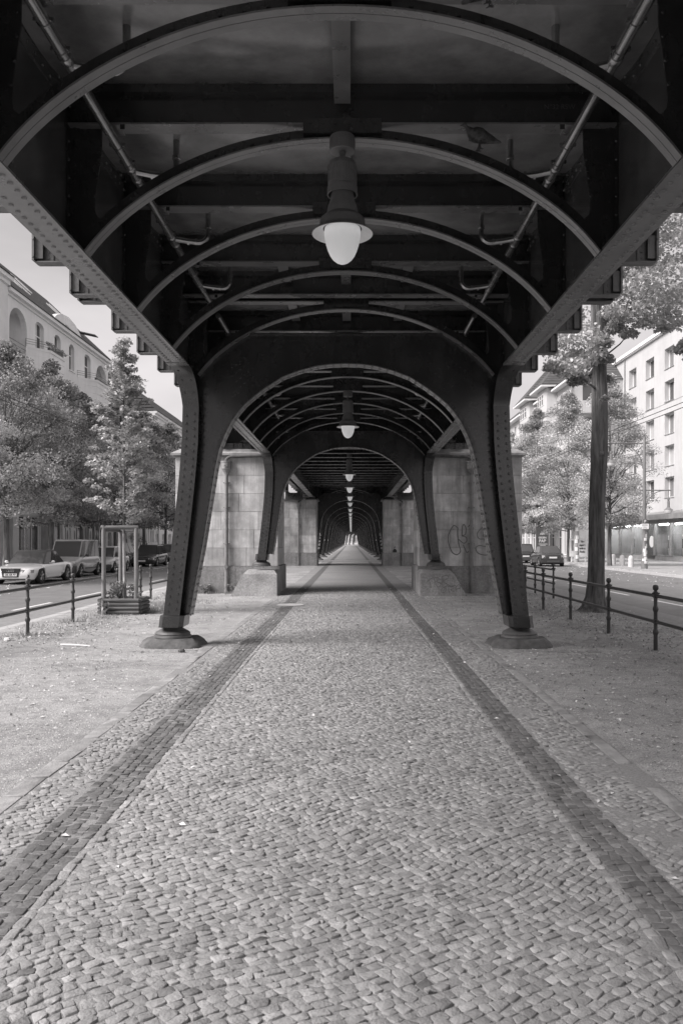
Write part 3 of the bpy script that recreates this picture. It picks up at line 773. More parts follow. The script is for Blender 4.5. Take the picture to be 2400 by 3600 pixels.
# stencil figure on the far right pier
mb = MB(); xs, zs_ = wpx(1387, 1942, Y3); 
mb.prism([(xs - .13, .84), (xs + .13, .84), (xs + .12, .98), (xs + .06, 1.05), (xs + .055, 1.15), (xs, 1.24), (xs - .055, 1.15), (xs - .06, 1.05), (xs - .12, .98)], 'xz', Y3 - .009, Y3 - .004)
mb.build('stencil', 'ink', p3r); mb = MB(); mb.prism([(xs - .025, 1.07), (xs + .025, 1.07), (xs + .03, 1.12), (xs, 1.16), (xs - .03, 1.12)], 'xz', Y3 - .012, Y3 - .0095); mb.build('stencil_face', 'paper', p3r)
# battered blocks that carry the second columns
for s in (-1, 1):
    mb = MB(); x0, x1 = sorted((s * 2.06, s * 3.42)); a0, a1 = (x0 + .36, x1 - .02) if s < 0 else (x0 + .02, x1 - .36)
    mb.loft([[(x0, 22.95, -.03), (x1, 22.95, -.03), (x1, PY - .07, -.03), (x0, PY - .07, -.03)], [(a0, 23.12, .62), (a1 if s < 0 else a1, 23.12, .62), (a1, PY - .07, .66), (a0, PY - .07, .66)], [(a0 + .1, 23.3, .73), (a1 - .1, 23.3, .73), (a1 - .06, PY - .07, .735), (a0 + .06, PY - .07, .735)]])
    mb.sh = [1.0] * len(mb.v)
    o = solid('stone_block', mb, 'plinth', ('rough granite block under the left second column, bare' if s < 0 else 'rough granite block under the right second column, scrawled with letters'), 'stone block', group='stone blocks under the columns', angle=25)
    ORIG[o.name] = Vector((0, 0, 0))
    if s > 0:
        fy = lambda x, z: 22.945 + (z + .03) * .262
        L_ = [[(650, 1035), (720, 985)], [(672, 1000), (688, 1088)], [(715, 1000), (748, 1078), (780, 1050), (742, 1030), (768, 1005), (725, 990)], [(788, 1065), (800, 980)], [(790, 985), (840, 975), (848, 1000), (800, 1030), (866, 1068)], [(845, 1065), (795, 1090), (780, 1120), (808, 1130), (830, 1100), (800, 1085)], [(840, 1075), (915, 1068)], [(848, 1080), (852, 1135)], [(870, 1082), (895, 1075), (890, 1095), (868, 1105), (905, 1125)], [(915, 1120), (918, 1080)], [(915, 1085), (940, 1060), (958, 1070), (955, 1090), (918, 1100)]]
        L_ = [spl([wpx(1250 + a / 2.613, 1650 + b / 2.613, 23.05) for a, b in ln], 6) for ln in L_]
        g = strokes('graffiti', None, L_, fy, .022, 'graffiti'); g.parent = o
# ------------------------------------------------------------------ pendant lamps
def lamp_proto():
    t = thing('pendant_lamp', 'nearest of the lit pendant lamps, hanging from the second arch rib', 'lamp', (0, 0, 0), 'pendant lamps under the viaduct')
    z0 = 5.108
    mb = MB(); mb.lathe((0, 0, 0), [(.03, z0 - .005), (.107, z0 - .006), (.108, z0 - .012), (.108, z0 - .13), (.102, z0 - .134), (.03, z0 - .134)], 28)
    for k in range(28): a = 2 * PI * k / 28; mb.box(.108 * math.cos(a) - .003, .108 * math.cos(a) + .003, .108 * math.sin(a) - .003, .108 * math.sin(a) + .003, z0 - .11, z0 - .03)
    mb.build('canopy', 'globe_metal', t)
    mb = MB(); mb.lathe((0, 0, 0), [(.024, 4.98), (.024, 4.86)], 14); mb.lathe((0, 0, 0), [(.028, 4.972), (.03, 4.965), (.028, 4.955)], 14); mb.build('stem', 'globe_metal', t)
    mb = MB(); mb.lathe((0, 0, 0), [(.03, 4.90), (.085, 4.897), (.108, 4.885), (.119, 4.865), (.122, 4.85), (.1255, 4.845), (.1255, 4.67), (.131, 4.665), (.132, 4.60), (.128, 4.598), (.122, 4.60), (.12, 4.66)], 32, caps=False)
    for zz0, zz1 in ((4.79, 4.84), (4.70, 4.755)):
        for k in range(32):
            if k % 8 == 0: continue
            a = 2 * PI * k / 32; mb.box(.125 * math.cos(a) - .004, .125 * math.cos(a) + .004, .125 * math.sin(a) - .004, .125 * math.sin(a) + .004, zz0, zz1)
    mb.build('vented_housing', 'globe_metal', t)
    mb = MB(); mb.lathe((0, 0, 0), [(.09, 4.66), (.094, 4.615), (.096, 4.61), (.098, 4.585), (.102, 4.58), (.104, 4.56), (.118, 4.515), (.124, 4.505), (.133, 4.46), (.136, 4.43), (.16, 4.415), (.188, 4.39), (.196, 4.375), (.198, 4.325), (.205, 4.31), (.24, 4.283), (.264, 4.268), (.266, 4.262), (.262, 4.260), (.236, 4.272), (.19, 4.30), (.17, 4.305)], 36, caps=False)
    sh = mb.build('lamp_shade', 'globe_metal', t)
    mb = MB(); mb.lathe((0, 0, 0), [(.262, 4.2595), (.236, 4.2705), (.19, 4.2985), (.168, 4.3035)], 36, caps=False); mb.build('reflector', 'paper', sh)
    mb = MB(); mb.lathe((0, 0, 0), [(.155, 4.31), (.158, 4.285), (.156, 4.25), (.151, 4.21), (.142, 4.165), (.128, 4.12), (.108, 4.075), (.083, 4.04), (.052, 4.015), (.022, 4.002), (.006, 4.0)], 32); mb.build('globe', 'globe', t)
    return t
lp = lamp_proto()
lamp_d = [6.92, 18.7, 32.3, 40.3, 48.6]
names = ['nearest of the lit pendant lamps, hanging from the second arch rib', 'second lit pendant lamp from the camera, framed by the near portal arch', 'third lit pendant lamp, under the flat beam ceiling and largest there', 'fourth lit pendant lamp, midway under the flat beam ceiling', 'fifth lit pendant lamp, at the far end of the flat beam ceiling']
for i, y in enumerate(lamp_d + [YF0 + DF * k + 2.5 for k in range(16)]):
    o = lp if i == 0 else copy_tree(lp)
    z = (5.015 - 5.108) * 0
    o.location = (0, y, 0.0 if i != 1 else .0)
    if i < 5: o['label'] = names[i]
    else: o['label'] = span_label(i - 4) + ' lit pendant lamp beyond the far pair of stone piers'
    if i in (2, 3, 4):                                   # short rods to the higher beams
        pass

# ------------------------------------------------------------------ pigeons
def pigeon(label, x, y, z, s, rz, seed):
    t = thing('pigeon', label, 'bird', (0, 0, 0), 'pigeons perched on the arch ribs')
    # along -x = forward ; rings (x, z, ry, rz)
    P = [(.175, .075, .012, .006), (.16, .078, .022, .008), (.10, .092, .026, .014), (.06, .102, .035, .03), (.02, .112, .048, .046), (-.03, .118, .056, .056), (-.075, .128, .052, .055), (-.105, .148, .040, .043), (-.118, .170, .027, .028), (-.126, .190, .021, .022), (-.136, .205, .021, .021), (-.150, .208, .016, .017), (-.160, .204, .007, .008), (-.180, .198, .003, .003)]
    rings = []
    for px, pz, a, b in P: rings.append([(px, a * math.cos(2 * PI * k / 14), pz + b * math.sin(2 * PI * k / 14)) for k in range(14)])
    mb = MB(); mb.loft(rings); mb.build('body', 'pigeon', t, angle=60)
    w = MB()
    for q in (-1, 1):
        R1 = []
        for px, pz, a, b in [(-.085, .128, .03, .03), (-.05, .13, .012, .045), (.0, .122, .012, .045), (.06, .105, .01, .032), (.12, .09, .008, .016), (.155, .082, .004, .005)]:
            base = {(-.085): .046, (-.05): .05, .0: .05, .06: .034, .12: .022, .155: .012}[px]
            R1.append([(px, q * (base + a * math.cos(2 * PI * k / 8)), pz + b * math.sin(2 * PI * k / 8)) for k in range(8)])
        w.loft(R1)
    w.build('wing', 'pigeon', t, angle=60)
    l = MB()
    for q in (-1, 1):
        l.tube([(-.005, q * .022, .075), (-.012, q * .022, .035), (-.006, q * .022, .004)], [.011, .0055, .0045], 7)
        for a in (-.5, 0, .5): l.tube([(-.006, q * .022, .005), (-.006 - .034 * math.cos(a), q * .022 + .034 * math.sin(a), .003)], [.0045, .003], 5)
        l.tube([(-.006, q * .022, .005), (.014, q * .022, .003)], [.0045, .003], 5)
    l.build('legs', 'plastic', t)
    t.location = (x, y, z); t.scale = (s, s, s); t.rotation_euler = (0, 0, rz); return t
pigeon('dark pigeon in profile, standing on the second arch rib right of the lamp', 1.20, st1[1] if abs(st1[1] - 6.9) < .5 else 6.92, 4.99, 1.02, .12, 1)
pigeon('pigeon perched on the nearest arch rib, only its legs and belly below the picture edge', .96, st1[0] if abs(st1[0] - 5.2) < .5 else 5.2, 5.09, 1.0, 2.6, 2)

# ------------------------------------------------------------------ ground
ZR = -.18
mb = MB(); mb.box(-160, 160, -30, 620, -1.0, -.30); solid('ground', mb, 'gravel', kind='structure', smooth=False)
mb = MB(); mb.box(-6.22, 6.02, -8, YP3 + 4, -.28, -.010); mb.box(-6.22, 6.02, YP3 + 20, 420, -.28, -.010); solid('median_gravel', mb, 'gravel', kind='structure', smooth=False)
mb = MB(); mb.box(-40, 40, YP3 + 4, YP3 + 20, -.28, -.09); solid('cross_street', mb, 'asphalt', kind='structure', smooth=False)
for nm, x0, x1 in (('kerb', -6.42, -6.224), ('kerb', 6.024, 6.2), ('kerb', -15.0, -14.86), ('kerb', 15.6, 15.75)):
    mb = MB(); rr = random.Random(3); y = -8
    while y < 330:
        e = y + rr.uniform(.9, 1.2); o = rr.uniform(-.006, .006)
        mb.box(x0 + o, x1 + o, y + .005, e - .005, -.29, (-.008 if abs(x0) < 7 else -.06) + rr.uniform(-.004, .004)); y = e
    solid(nm, mb, 'kerb', kind='structure', smooth=False)
mb = MB(); mb.box(-14.855, -6.425, -8, 420, -.29, ZR); solid('road', mb, 'asphalt', kind='structure', smooth=False)
mb = MB(); mb.box(6.205, 15.595, -8, 420, -.29, ZR); solid('road', mb, 'asphalt', kind='structure', smooth=False)
mb = MB(); mb.box(-30, -15.005, -8, 420, -.29, -.065); solid('pavement', mb, 'pave', kind='structure', smooth=False)
mb = MB(); mb.box(15.755, 40, -8, 420, -.29, -.065); solid('pavement', mb, 'pave', kind='structure', smooth=False)
mb = MB(); zz = ZR + .004
for k in range(24):
    y = 11.0 + 4.6 * k
    mb.add([(-8.56, y, zz), (-8.44, y, zz), (-8.44, y + 2.6, zz), (-8.56, y + 2.6, zz)], [(0, 1, 2, 3)])
    mb.add([(9.0, y + 1, zz), (9.12, y + 1, zz), (9.12, y + 3.6, zz), (9.0, y + 3.6, zz)], [(0, 1, 2, 3)])
for x in (-6.95, 6.75): mb.add([(x, -5, zz), (x + .1, -5, zz), (x + .1, 300, zz), (x, 300, zz)], [(0, 1, 2, 3)])
solid('road_marking', mb, 'marking', kind='structure', smooth=False)
# tram-like grooved strip of dark setts beside the kerb
mb = MB()
for x0, x1 in ((-7.9, -6.97), (6.87, 7.7)): mb.add([(x0, -5, zz - .001), (x1, -5, zz - .001), (x1, 300, zz - .001), (x0, 300, zz - .001)], [(0, 1, 2, 3)])
solid('gutter_strip', mb, 'setts', kind='structure', smooth=False)
# bed of the path
mb = MB(); mb.add([(-2.1, -3, -.0028), (2.1, -3, -.0028), (2.1, 30, -.0028), (-2.1, 30, -.0028)], [(0, 1, 2, 3)]); solid('path_bed', mb, 'bed', kind='structure', smooth=False)
rng = np.random.default_rng(11)
def stones(C, shade, ztop=.0032, zvar=.0022, depth=.013, tilt=.05, dome=.0004, cut=(.05, .20), drop=(.0004, .0020)):
    """C: (n,4,2) corner points ccw -> vertices / faces of worn stones"""
    n = len(C); nxt = np.roll(C, -1, 1); prv = np.roll(C, 1, 1)
    f = rng.uniform(*cut, (n, 4, 1)); g = rng.uniform(*cut, (n, 4, 1))
    a = C + (prv - C) * f; b = C + (nxt - C) * g
    O = np.stack([a, b], 2).reshape(n, 8, 2); c = O.mean(1, keepdims=True)
    O = O + rng.normal(0, .0016, O.shape)
    I = c + (O - c) * rng.uniform(.86, .94, (n, 8, 1))
    sink = np.clip(np.sin(C[:, 0, 0] * 5.1 + 1.7 * np.sin(C[:, 0, 1] * 1.3)) * np.sin(C[:, 0, 1] * 2.1 + C[:, 0, 0] * 3) - .35, 0, 1) * np.clip((np.abs(C[:, 0, 0]) - 1.2) * 2.2, .12, 1) * .011
    z = ztop + rng.normal(0, zvar, (n, 1)) - sink[:, None]; tx = rng.normal(0, tilt, (n, 1)); ty = rng.normal(0, tilt, (n, 1))
    zi = z + (I[..., 0] - c[..., 0]) * tx + (I[..., 1] - c[..., 1]) * ty + rng.normal(0, .0009, (n, 8))
    zo = zi - rng.uniform(*drop, (n, 8)) - (rng.random((n, 1)) < .12) * rng.uniform(0, .002, (n, 8))
    zb = np.full((n, 8), -.012)
    V = np.zeros((n, 25, 3))
    V[:, 0:8, :2] = O + (O - c) * .02; V[:, 0:8, 2] = zb
    V[:, 8:16, :2] = O; V[:, 8:16, 2] = zo
    V[:, 16:24, :2] = I; V[:, 16:24, 2] = zi
    V[:, 24, :2] = c[:, 0]; V[:, 24, 2] = z[:, 0] + dome
    k = np.arange(8); j = (k + 1) % 8
    q1 = np.stack([k, j, j + 8, k + 8], 1); q2 = np.stack([k + 8, j + 8, j + 16, k + 16], 1); t = np.stack([k + 16, j + 16, np.full(8, 24)], 1)
    base = (np.arange(n) * 25)[:, None, None]
    Q = (np.concatenate([q1, q2])[None] + base).reshape(-1, 4); T = (t[None] + base).reshape(-1, 3)
    return V.reshape(-1, 3), Q, T, np.repeat(shade, 25)
def mosaic(x0, x1, y0, y1, ang, h=.056, seed=0, amp=.12):
    """rows of little stones running at an angle, gently wavy"""
    r = np.random.default_rng(seed); cs = []
    L = (y1 - y0) + (x1 - x0); ca, sa = math.cos(ang), math.sin(ang); cx, cy = (x0 + x1) / 2, (y0 + y1) / 2
    D = math.hypot(x1 - x0, y1 - y0) / 2 + .6
    rows = int(2 * D / h)
    for i in range(rows):
        t0 = -D + i * h; s = -D + r.uniform(0, .06); hh = h
        # skip rows that cannot meet the strip
        w = r.uniform(.036, .074, int(2 * D / .05)); e = s + np.cumsum(w); st = np.concatenate([[s], e[:-1]])
        g = .0016
        A = np.stack([np.stack([st + g, np.full_like(st, t0 + g)], 1), np.stack([e - g, np.full_like(st, t0 + g)], 1), np.stack([e - g, np.full_like(st, t0 + hh - g)], 1), np.stack([st + g, np.full_like(st, t0 + hh - g)], 1)], 1)
        mid = A.mean(1); px = cx + mid[:, 0] * ca - mid[:, 1] * sa; py = cy + mid[:, 0] * sa + mid[:, 1] * ca
        k = (px > x0 - .05) & (px < x1 + .05) & (py > y0) & (py < y1)
        if k.any(): cs.append(A[k])
    A = np.concatenate(cs); A = A + r.normal(0, .0052, A.shape)
    c0 = A.mean(1, keepdims=True); th = r.normal(0, .11, (len(A), 1)); k_ = r.uniform(.88, 1.03, (len(A), 1)); dx_, dy_ = A[..., 0] - c0[..., 0], A[..., 1] - c0[..., 1]
    s, t = c0[..., 0] + (dx_ * np.cos(th) - dy_ * np.sin(th)) * k_, c0[..., 1] + (dx_ * np.sin(th) + dy_ * np.cos(th)) * k_
    t = t + .06 * np.sin(s * 2.3 + 1.3 * np.sin(t * .8)) + .018 * np.sin(s * 6.1 + t * 2.2 + 1); s = s + .03 * np.sin(t * 1.9 + .7)
    X = cx + s * ca - t * sa; Y = cy + s * sa + t * ca
    P = np.stack([X, Y], 2); m = P.mean(1)
    k = (m[:, 0] > x0 + .018) & (m[:, 0] < x1 - .018) & (m[:, 1] > y0) & (m[:, 1] < y1)
    P = P[k]; P[..., 0] = np.clip(P[..., 0], x0, x1)
    return P
YN, YFAR = 2.2, 26.0
parts = [mosaic(-1.275, 1.275, YN, YFAR, math.radians(35), .0475, 1), mosaic(-1.965, -1.63, YN, YFAR, math.radians(28), .047, 2), mosaic(1.565, 1.99, YN, YFAR, math.radians(32), .047, 3)]
def straight_rows(xa, n, w, y0, y1, seed, lmin, lmax, skew=0.0):
    r = np.random.default_rng(seed); cs = []
    for i in range(n):
        x = xa + i * w; ln = r.uniform(lmin, lmax, int((y1 - y0) / lmin)); e = y0 + np.cumsum(ln); st = np.concatenate([[y0], e[:-1]]); g = .0026
        cs.append(np.stack([np.stack([np.full_like(st, x + g * .7), st + g * 1.5], 1), np.stack([np.full_like(st, x + w - g * .7), st + g * 1.5], 1), np.stack([np.full_like(st, x + w - g * .7), e - g * 1.5], 1), np.stack([np.full_like(st, x + g * .7), e - g * 1.5], 1)], 1))
    A = np.concatenate(cs); A = A + r.normal(0, .003, A.shape) + r.normal(0, .0025, (len(A), 1, 2)); A[..., 0] += .012 * np.sin(A[..., 1] * .55 + xa); return A[A[:, 0, 1] < y1]
parts += [straight_rows(-1.325, 1, .05, YN, YFAR, 4, .05, .095), straight_rows(1.272, 1, .05, YN, YFAR, 5, .05, .095)]
P = np.concatenate(parts)
big = np.sin(P[:, 0, 0] * 1.7 + .4) * np.sin(P[:, 0, 1] * .9) * .04
sh = np.clip(rng.normal(1.0, .125, len(P)) + big, .62, 1.3); sh[rng.random(len(P)) < .03] *= .72; sh[rng.random(len(P)) < .03] *= 1.18
V, Q, T, S = stones(P, sh)
tagit(np_mesh('path', V, [Q, T], 'cobble', S), kind='structure')
P = np.concatenate([straight_rows(-1.625, 5, .06, YN, YFAR, 6, .05, .068), straight_rows(1.325, 4, .0585, YN, YFAR, 7, .05, .068)])
V, Q, T, S = stones(P, np.clip(rng.normal(1, .15, len(P)), .6, 1.5), .003, .0022, .013, .05, .0003, (.03, .10), (.0004, .0016))
tagit(np_mesh('dark_paver_strip', V, [Q, T], 'cobble_dark', S), kind='structure')
# border slabs
A = np.concatenate([straight_rows(-2.105, 1, .13, YN, YFAR, 8, .25, .6), straight_rows(1.995, 1, .11, YN, YFAR, 9, .25, .6)])
V, Q, T, S = stones(A, rng.normal(1, .07, len(A)), .0015, .0015, .012, .004, .0, (.01, .04), (.0004, .0015))
# sharp cornered slabs: reuse worn stones with long sides
tagit(np_mesh('path_edging', V, [Q, T], 'slab', S), kind='structure')
# the path further on, one sheet per strip
def sheet(name, x0, x1, y0, y1, z, m):
    mb = MB(); mb.add([(x0, y0, z), (x1, y0, z), (x1, y1, z), (x0, y1, z)], [(0, 1, 2, 3)]); solid(name, mb, m, kind='structure', smooth=False)
sheet('path', -2.05, 2.05, 25.9, YP3 + 3.9, -.0018, 'path_far'); 
for x0, x1 in ((-1.62, -1.33), (1.325, 1.56)): sheet('dark_paver_strip', x0, x1, 25.95, YP3 + 3.8, .0022, 'cobble_dark')
mb = MB(); rr = random.Random(2)
for r_ in range(2):
    x = -3.2
    while x < 3.2:
        w = rr.uniform(.22, .34); mb.box(x + .015, x + w - .015, 60.5 + 1.9 * r_ + .03, 62.3 + 1.9 * r_, -.02, .012); x += w
solid('sett_strip', mb, 'slab', kind='structure', smooth=False)

# ------------------------------------------------------------------ pebbles, leaves, grass
def scatter_pebbles(n):
    X = np.where(rng.random(n) < .5, rng.uniform(-4.6, -2.12, n), rng.uniform(2.12, 4.6, n)); Y = 3.2 + 9.5 * rng.random(n) ** 1.3
    k = np.abs(X) < Y * .46 + .4; X, Y = X[k], Y[k]; n = len(X)
    r = rng.uniform(.003, .0085, n); r[rng.random(n) < .012] *= 2.6; a = rng.uniform(0, 2 * PI, n)
    B = np.array([(1, 0, 0), (0, 1, 0), (-1, 0, 0), (0, -1, 0), (0, 0, .8)], float)
    ca, sa = np.cos(a), np.sin(a); V = np.zeros((n, 5, 3))
    V[..., 0] = X[:, None] + r[:, None] * (B[:, 0] * ca[:, None] - B[:, 1] * sa[:, None]) * 1.3; V[..., 1] = Y[:, None] + r[:, None] * (B[:, 0] * sa[:, None] + B[:, 1] * ca[:, None]); V[..., 2] = -.011 + B[:, 2] * r[:, None]
    F = np.array([(0, 1, 4), (1, 2, 4), (2, 3, 4), (3, 0, 4)]); T = (F[None] + (np.arange(n) * 5)[:, None, None]).reshape(-1, 3)
    tagit(np_mesh('gravel', V.reshape(-1, 3), [T], 'pebble', np.repeat(rng.uniform(.35, 1.6, n), 5), smooth=False), kind='stuff')
scatter_pebbles(36000)
def leaf_quads(C, size, nrm_tilt, fold=.25, aspect=.62, up=None, droop=0.0, r=rng):
    """C (n,3) leaf centres -> two-triangle folded leaves"""
    n = len(C); s = size * r.uniform(.7, 1.25, n)
    az = r.uniform(0, 2 * PI, n); tilt = r.normal(droop, nrm_tilt, n)
    d = np.stack([np.cos(az) * np.cos(tilt), np.sin(az) * np.cos(tilt), -np.sin(tilt)], 1)
    h = np.stack([-np.sin(az), np.cos(az), np.zeros(n)], 1); roll = r.normal(0, nrm_tilt * .9, n)
    nn_ = np.cross(d, h); w = h * np.cos(roll)[:, None] + nn_ * np.sin(roll)[:, None]; up_ = np.cross(w, d); up_ *= np.sign(up_[:, 2:3] + 1e-9)
    s_ = s[:, None]
    V = np.stack([C - d * s_ * .5, C + w * s_ * aspect * .5 + up_ * s_ * fold * .3 - d * s_ * .08, C + d * s_ * .5, C - w * s_ * aspect * .5 + up_ * s_ * fold * .3 - d * s_ * .08], 1)
    b = (np.arange(n) * 4)[:, None]
    T = np.concatenate([b + np.array([[0, 1, 2]]), b + np.array([[0, 2, 3]])])
    return V.reshape(-1, 3), T
def litter():
    n = 13000
    kind = rng.random(n)
    X = np.where(kind < .18, rng.uniform(-2.0, 2.2, n), np.where(kind < .5, -2.3 - 3.7 * rng.random(n) ** .8, 2.0 + 3.9 * rng.random(n)))
    Y = 3.0 + 24 * rng.random(n) ** 1.1
    # drifts along the railings and near the tree
    m = rng.random(n) < .3; X = np.where(m, np.where(rng.random(n) < .45, -5.0 + rng.normal(0, .45, n), 4.9 + rng.normal(0, .5, n)), X); Y = np.where(m, 12 + rng.gamma(2, 3.2, n), Y)
    ok = ~((np.abs(X) < 2.2) & (rng.random(n) < np.clip(1.1 - Y * .05, .2, .9))); X, Y = X[ok], Y[ok]
    C = np.stack([X, Y, np.full(len(X), .006) - .008 * (np.abs(X) > 2.1)], 1)
    V, T = leaf_quads(C, .042, .28, .45)
    tagit(np_mesh('fallen_leaves', V, [T], 'leaf_litter', np.repeat(rng.uniform(.35, 1.35, len(X)), 4)), kind='stuff')
litter()
def road_leaves():
    n = 1500
    X = np.where(rng.random(n) < .5, -11.2 - 3.6 * rng.random(n) ** 1.6, 12.0 + 5.5 * rng.random(n)); Y = 24 + 40 * rng.random(n); Z = np.where(np.abs(X) < 15.2, ZR + .01, -.055)
    V, T = leaf_quads(np.stack([X, Y, Z], 1), .09, .2, .3)
    tagit(np_mesh('fallen_leaves', V, [T], 'leaf_litter', np.repeat(rng.uniform(.6, 1.3, n), 4)), kind='stuff')
road_leaves()
def grass(spots):
    vs, sh = [], []
    for (x, y, rad, n, h) in spots:
        for _ in range(n):
            a = R.uniform(0, 2 * PI); q = rad * math.sqrt(R.random()); bx, by = x + q * math.cos(a), y + q * math.sin(a) * 1.6; hh = h * .62 * R.uniform(.3, 1.2); l = R.uniform(-.6, .6) * hh; l2 = R.uniform(-.6, .6) * hh; w = R.uniform(.003, .007); b = R.uniform(0, PI)
            vs += [(bx - w * math.cos(b), by - w * math.sin(b), -.012), (bx + w * math.cos(b), by + w * math.sin(b), -.012), (bx + l, by + l2, hh)]; k = R.uniform(.6, 1.3); sh += [k, k, k]
    V = np.array(vs); T = np.arange(len(V)).reshape(-1, 3)
    tagit(np_mesh('grass', V, [T], 'grass', np.array(sh)), kind='stuff')
LX, RX = -5.40, 4.53
postsL = [9.2, 11.35, 13.5, 15.7, 18.7, 20.75]; postsL2 = [21.8, 23.9, 26.0, 28.1, 30.2, 32.3]
postsR = [9.4, 11.67, 13.8, 16.2, 18.5, 20.4]; postsR2 = [22.1, 24.3, 26.5, 28.7, 30.9]
sp = [(LX + .02, y, .24, 110, .14) for y in postsL + postsL2[:3]] + [(-4.3, 18.3, .5, 500, .22), (-4.6, 19.2, .6, 500, .2), (-5.1, 17.0, .5, 300, .13), (-5.6, 15, .5, 200, .1), (-5.7, 13, .4, 150, .1), (-3.9, 20.5, .5, 250, .14)]
sp += [(-3.0 - .55 * k, PY - .22, .22, 130, .16) for k in range(4)] + [(RX, y, .12, 40, .06) for y in postsR] + [(5.6, 18, .5, 150, .07)]
grass(sp)

# ------------------------------------------------------------------ railings
def railing(label, x, ys, h=.93, zb=-.01):
    t = thing('railing', label, 'railing', (x, ys[0], zb), 'post and rail railings along the median')
    def post():
        mb = MB(); mb.lathe((x, ys[0], zb), [(.031, -.02), (.029, .22), (.031, .225), (.043, .255), (.043, .275), (.031, .305), (.028, .31), (.027, .56), (.03, .565), (.042, .595), (.042, .615), (.03, .645), (.027, .65), (.027, .80), (.034, .81), (.034, .86), (.022, .868), (.02, .874), (.034, .885), (.042, .905), (.0435, .92), (.040, .94), (.028, .956), (.01, .962)], 14)
        for z in (.42, .80): mb.lathe((x, ys[0], zb + z), [(.037, -.05), (.037, .05)], 10, 'y')
        mb.lathe((x - .032, ys[0], zb + .835), [(.012, -.02), (.014, 0), (.014, .07), (.012, .09)], 8, 'x')
        return mb.build('post', 'rail', t)
    p = post()
    for y in ys[1:]:
        c = p.copy(); COL.objects.link(c); c.parent = t; c.location = (0, y - ys[0], 0)
    for z in (.42, .80):
        mb = MB(); mb.tube([(x, ys[0], zb + z), (x, ys[-1], zb + z)], .0265, 12); mb.build('rail', 'rail', t)
    return t
railing('dark two-rail railing on the left, nearer length, passing behind the wooden tree guard', LX, [4.9, 7.05] + postsL)
railing('dark two-rail railing on the left, farther length, starting right of the wooden tree guard', LX, postsL2)
railing('dark two-rail railing on the right, nearer length, passing before the big tree trunk', RX, [4.9, 7.15] + postsR, .98)
railing('dark two-rail railing on the right, farther length, glimpsed behind the nearer one', 5.68, postsR2)

# manhole, twig, scraps
t = thing('manhole_cover', 'flat pale round manhole cover overlapping the left dark paver strip', 'manhole cover', (-1.42, 19.7, 0))
mb = MB(); mb.lathe((-1.42, 19.7, 0), [(.36, -.01), (.36, .012), (.335, .0125), (.33, .0125)], 32); mb.build('rim', 'plinth', t); mb = MB(); mb.lathe((-1.42, 19.7, 0), [(.33, .0), (.328, .0135), (.2, .014)], 32); mb.build('lid', 'concrete', t)
mb = MB(); mb.tube([(-4.35, 12.15, .012), (-4.2, 12.1, .018), (-4.02, 12.06, .014), (-3.85, 12.0, .012)], [.012, .014, .012, .006], 6); mb.tube([(-4.1, 12.08, .016), (-4.06, 12.2, .03)], [.006, .003], 5)
solid('broken_stick', mb, 'paper', 'pale broken stick lying on the gravel left of the near column foot', 'stick')
mb = MB(); mb.loft([[(-5.42 + .05 * math.cos(a) * k, 12.75 + .04 * math.sin(a) * k, -.008 + z) for a in [2 * PI * q / 9 for q in range(9)]] for k, z in ((1, 0), (1.1, .02), (.8, .05), (.2, .055))]); solid('paper_scrap', mb, 'paper', 'crumpled white paper scrap on the gravel by the left railing', 'litter')
mb = MB(); mb.loft([[(-2.36 + (.05 * math.cos(a)) * k, 11.45 + .035 * math.sin(a) * k, -.008 + z) for a in [2 * PI * q / 7 for q in range(7)]] for k, z in ((1, 0), (1.05, .03), (.7, .05))]); solid('loose_stone', mb, 'footing', 'small dark loose stone just before the left near column footing', 'stone', smooth=False)
# big kerb-like slabs set round the column footings
for s in (-1, 1):
    mb = MB(); rr = random.Random(20 + s)
    for k in range(7):
        w = rr.uniform(.17, .27); x = s * (2.15 + .22 * k); y = 11.62 - .02 * k + rr.uniform(-.02, .02)
        mb.cbox(min(x, x + s * .2), max(x, x + s * .2), y - .1, y + .04, -.03, .0 + rr.uniform(-.003, .006), .012)
    for k in range(4):
        mb.cbox(min(s * 2.0, s * 2.14), max(s * 2.0, s * 2.14), 11.7 + .27 * k, 11.95 + .27 * k, -.03, .004, .012)
    solid('slab_border', mb, 'slab', kind='structure', smooth=False)
# ------------------------------------------------------------------ trees
def crown_mesh(parent, clumps, per, leaf, m, r, flat=.55, tilt=.7, droop=.25, shade=(.4, 1.5), fold=.3):
    C, S = [], []
    for (x, y, z, q) in clumps:
        n = int(per * r.uniform(.7, 1.3)); p = r.normal(0, 1, (n, 3)); p /= np.linalg.norm(p, axis=1)[:, None]; rad = q * r.random(n) ** .45
        c = np.array([x, y, z]) + p * rad[:, None] * np.array([1, 1, flat]); c[:, 2] -= .25 * ((c[:, 0] - x) ** 2 + (c[:, 1] - y) ** 2) / max(q, .01)
        C.append(c); S.append(np.full(n, r.uniform(*shade)) * r.uniform(.8, 1.2, n))
    C = np.concatenate(C); S = np.concatenate(S)
    V, T = leaf_quads(C, leaf, tilt, fold, .68, droop=droop, r=r)
    return np_mesh('crown', V, [T], m, np.repeat(S, 4), parent)
def limb(mb, p0, p1, r0, r1, rr, n=5, wob=.06):
    p0, p1 = Vector(p0), Vector(p1); L = (p1 - p0).length; pts = []
    for k in range(n + 1):
        f = k / n; q = p0.lerp(p1, f) + Vector((rr.uniform(-1, 1), rr.uniform(-1, 1), rr.uniform(-.3, .6))) * wob * L * math.sin(PI * f); pts.append(q)
    mb.tube(pts, [r0 + (r1 - r0) * k / n for k in range(n + 1)], 7); return pts
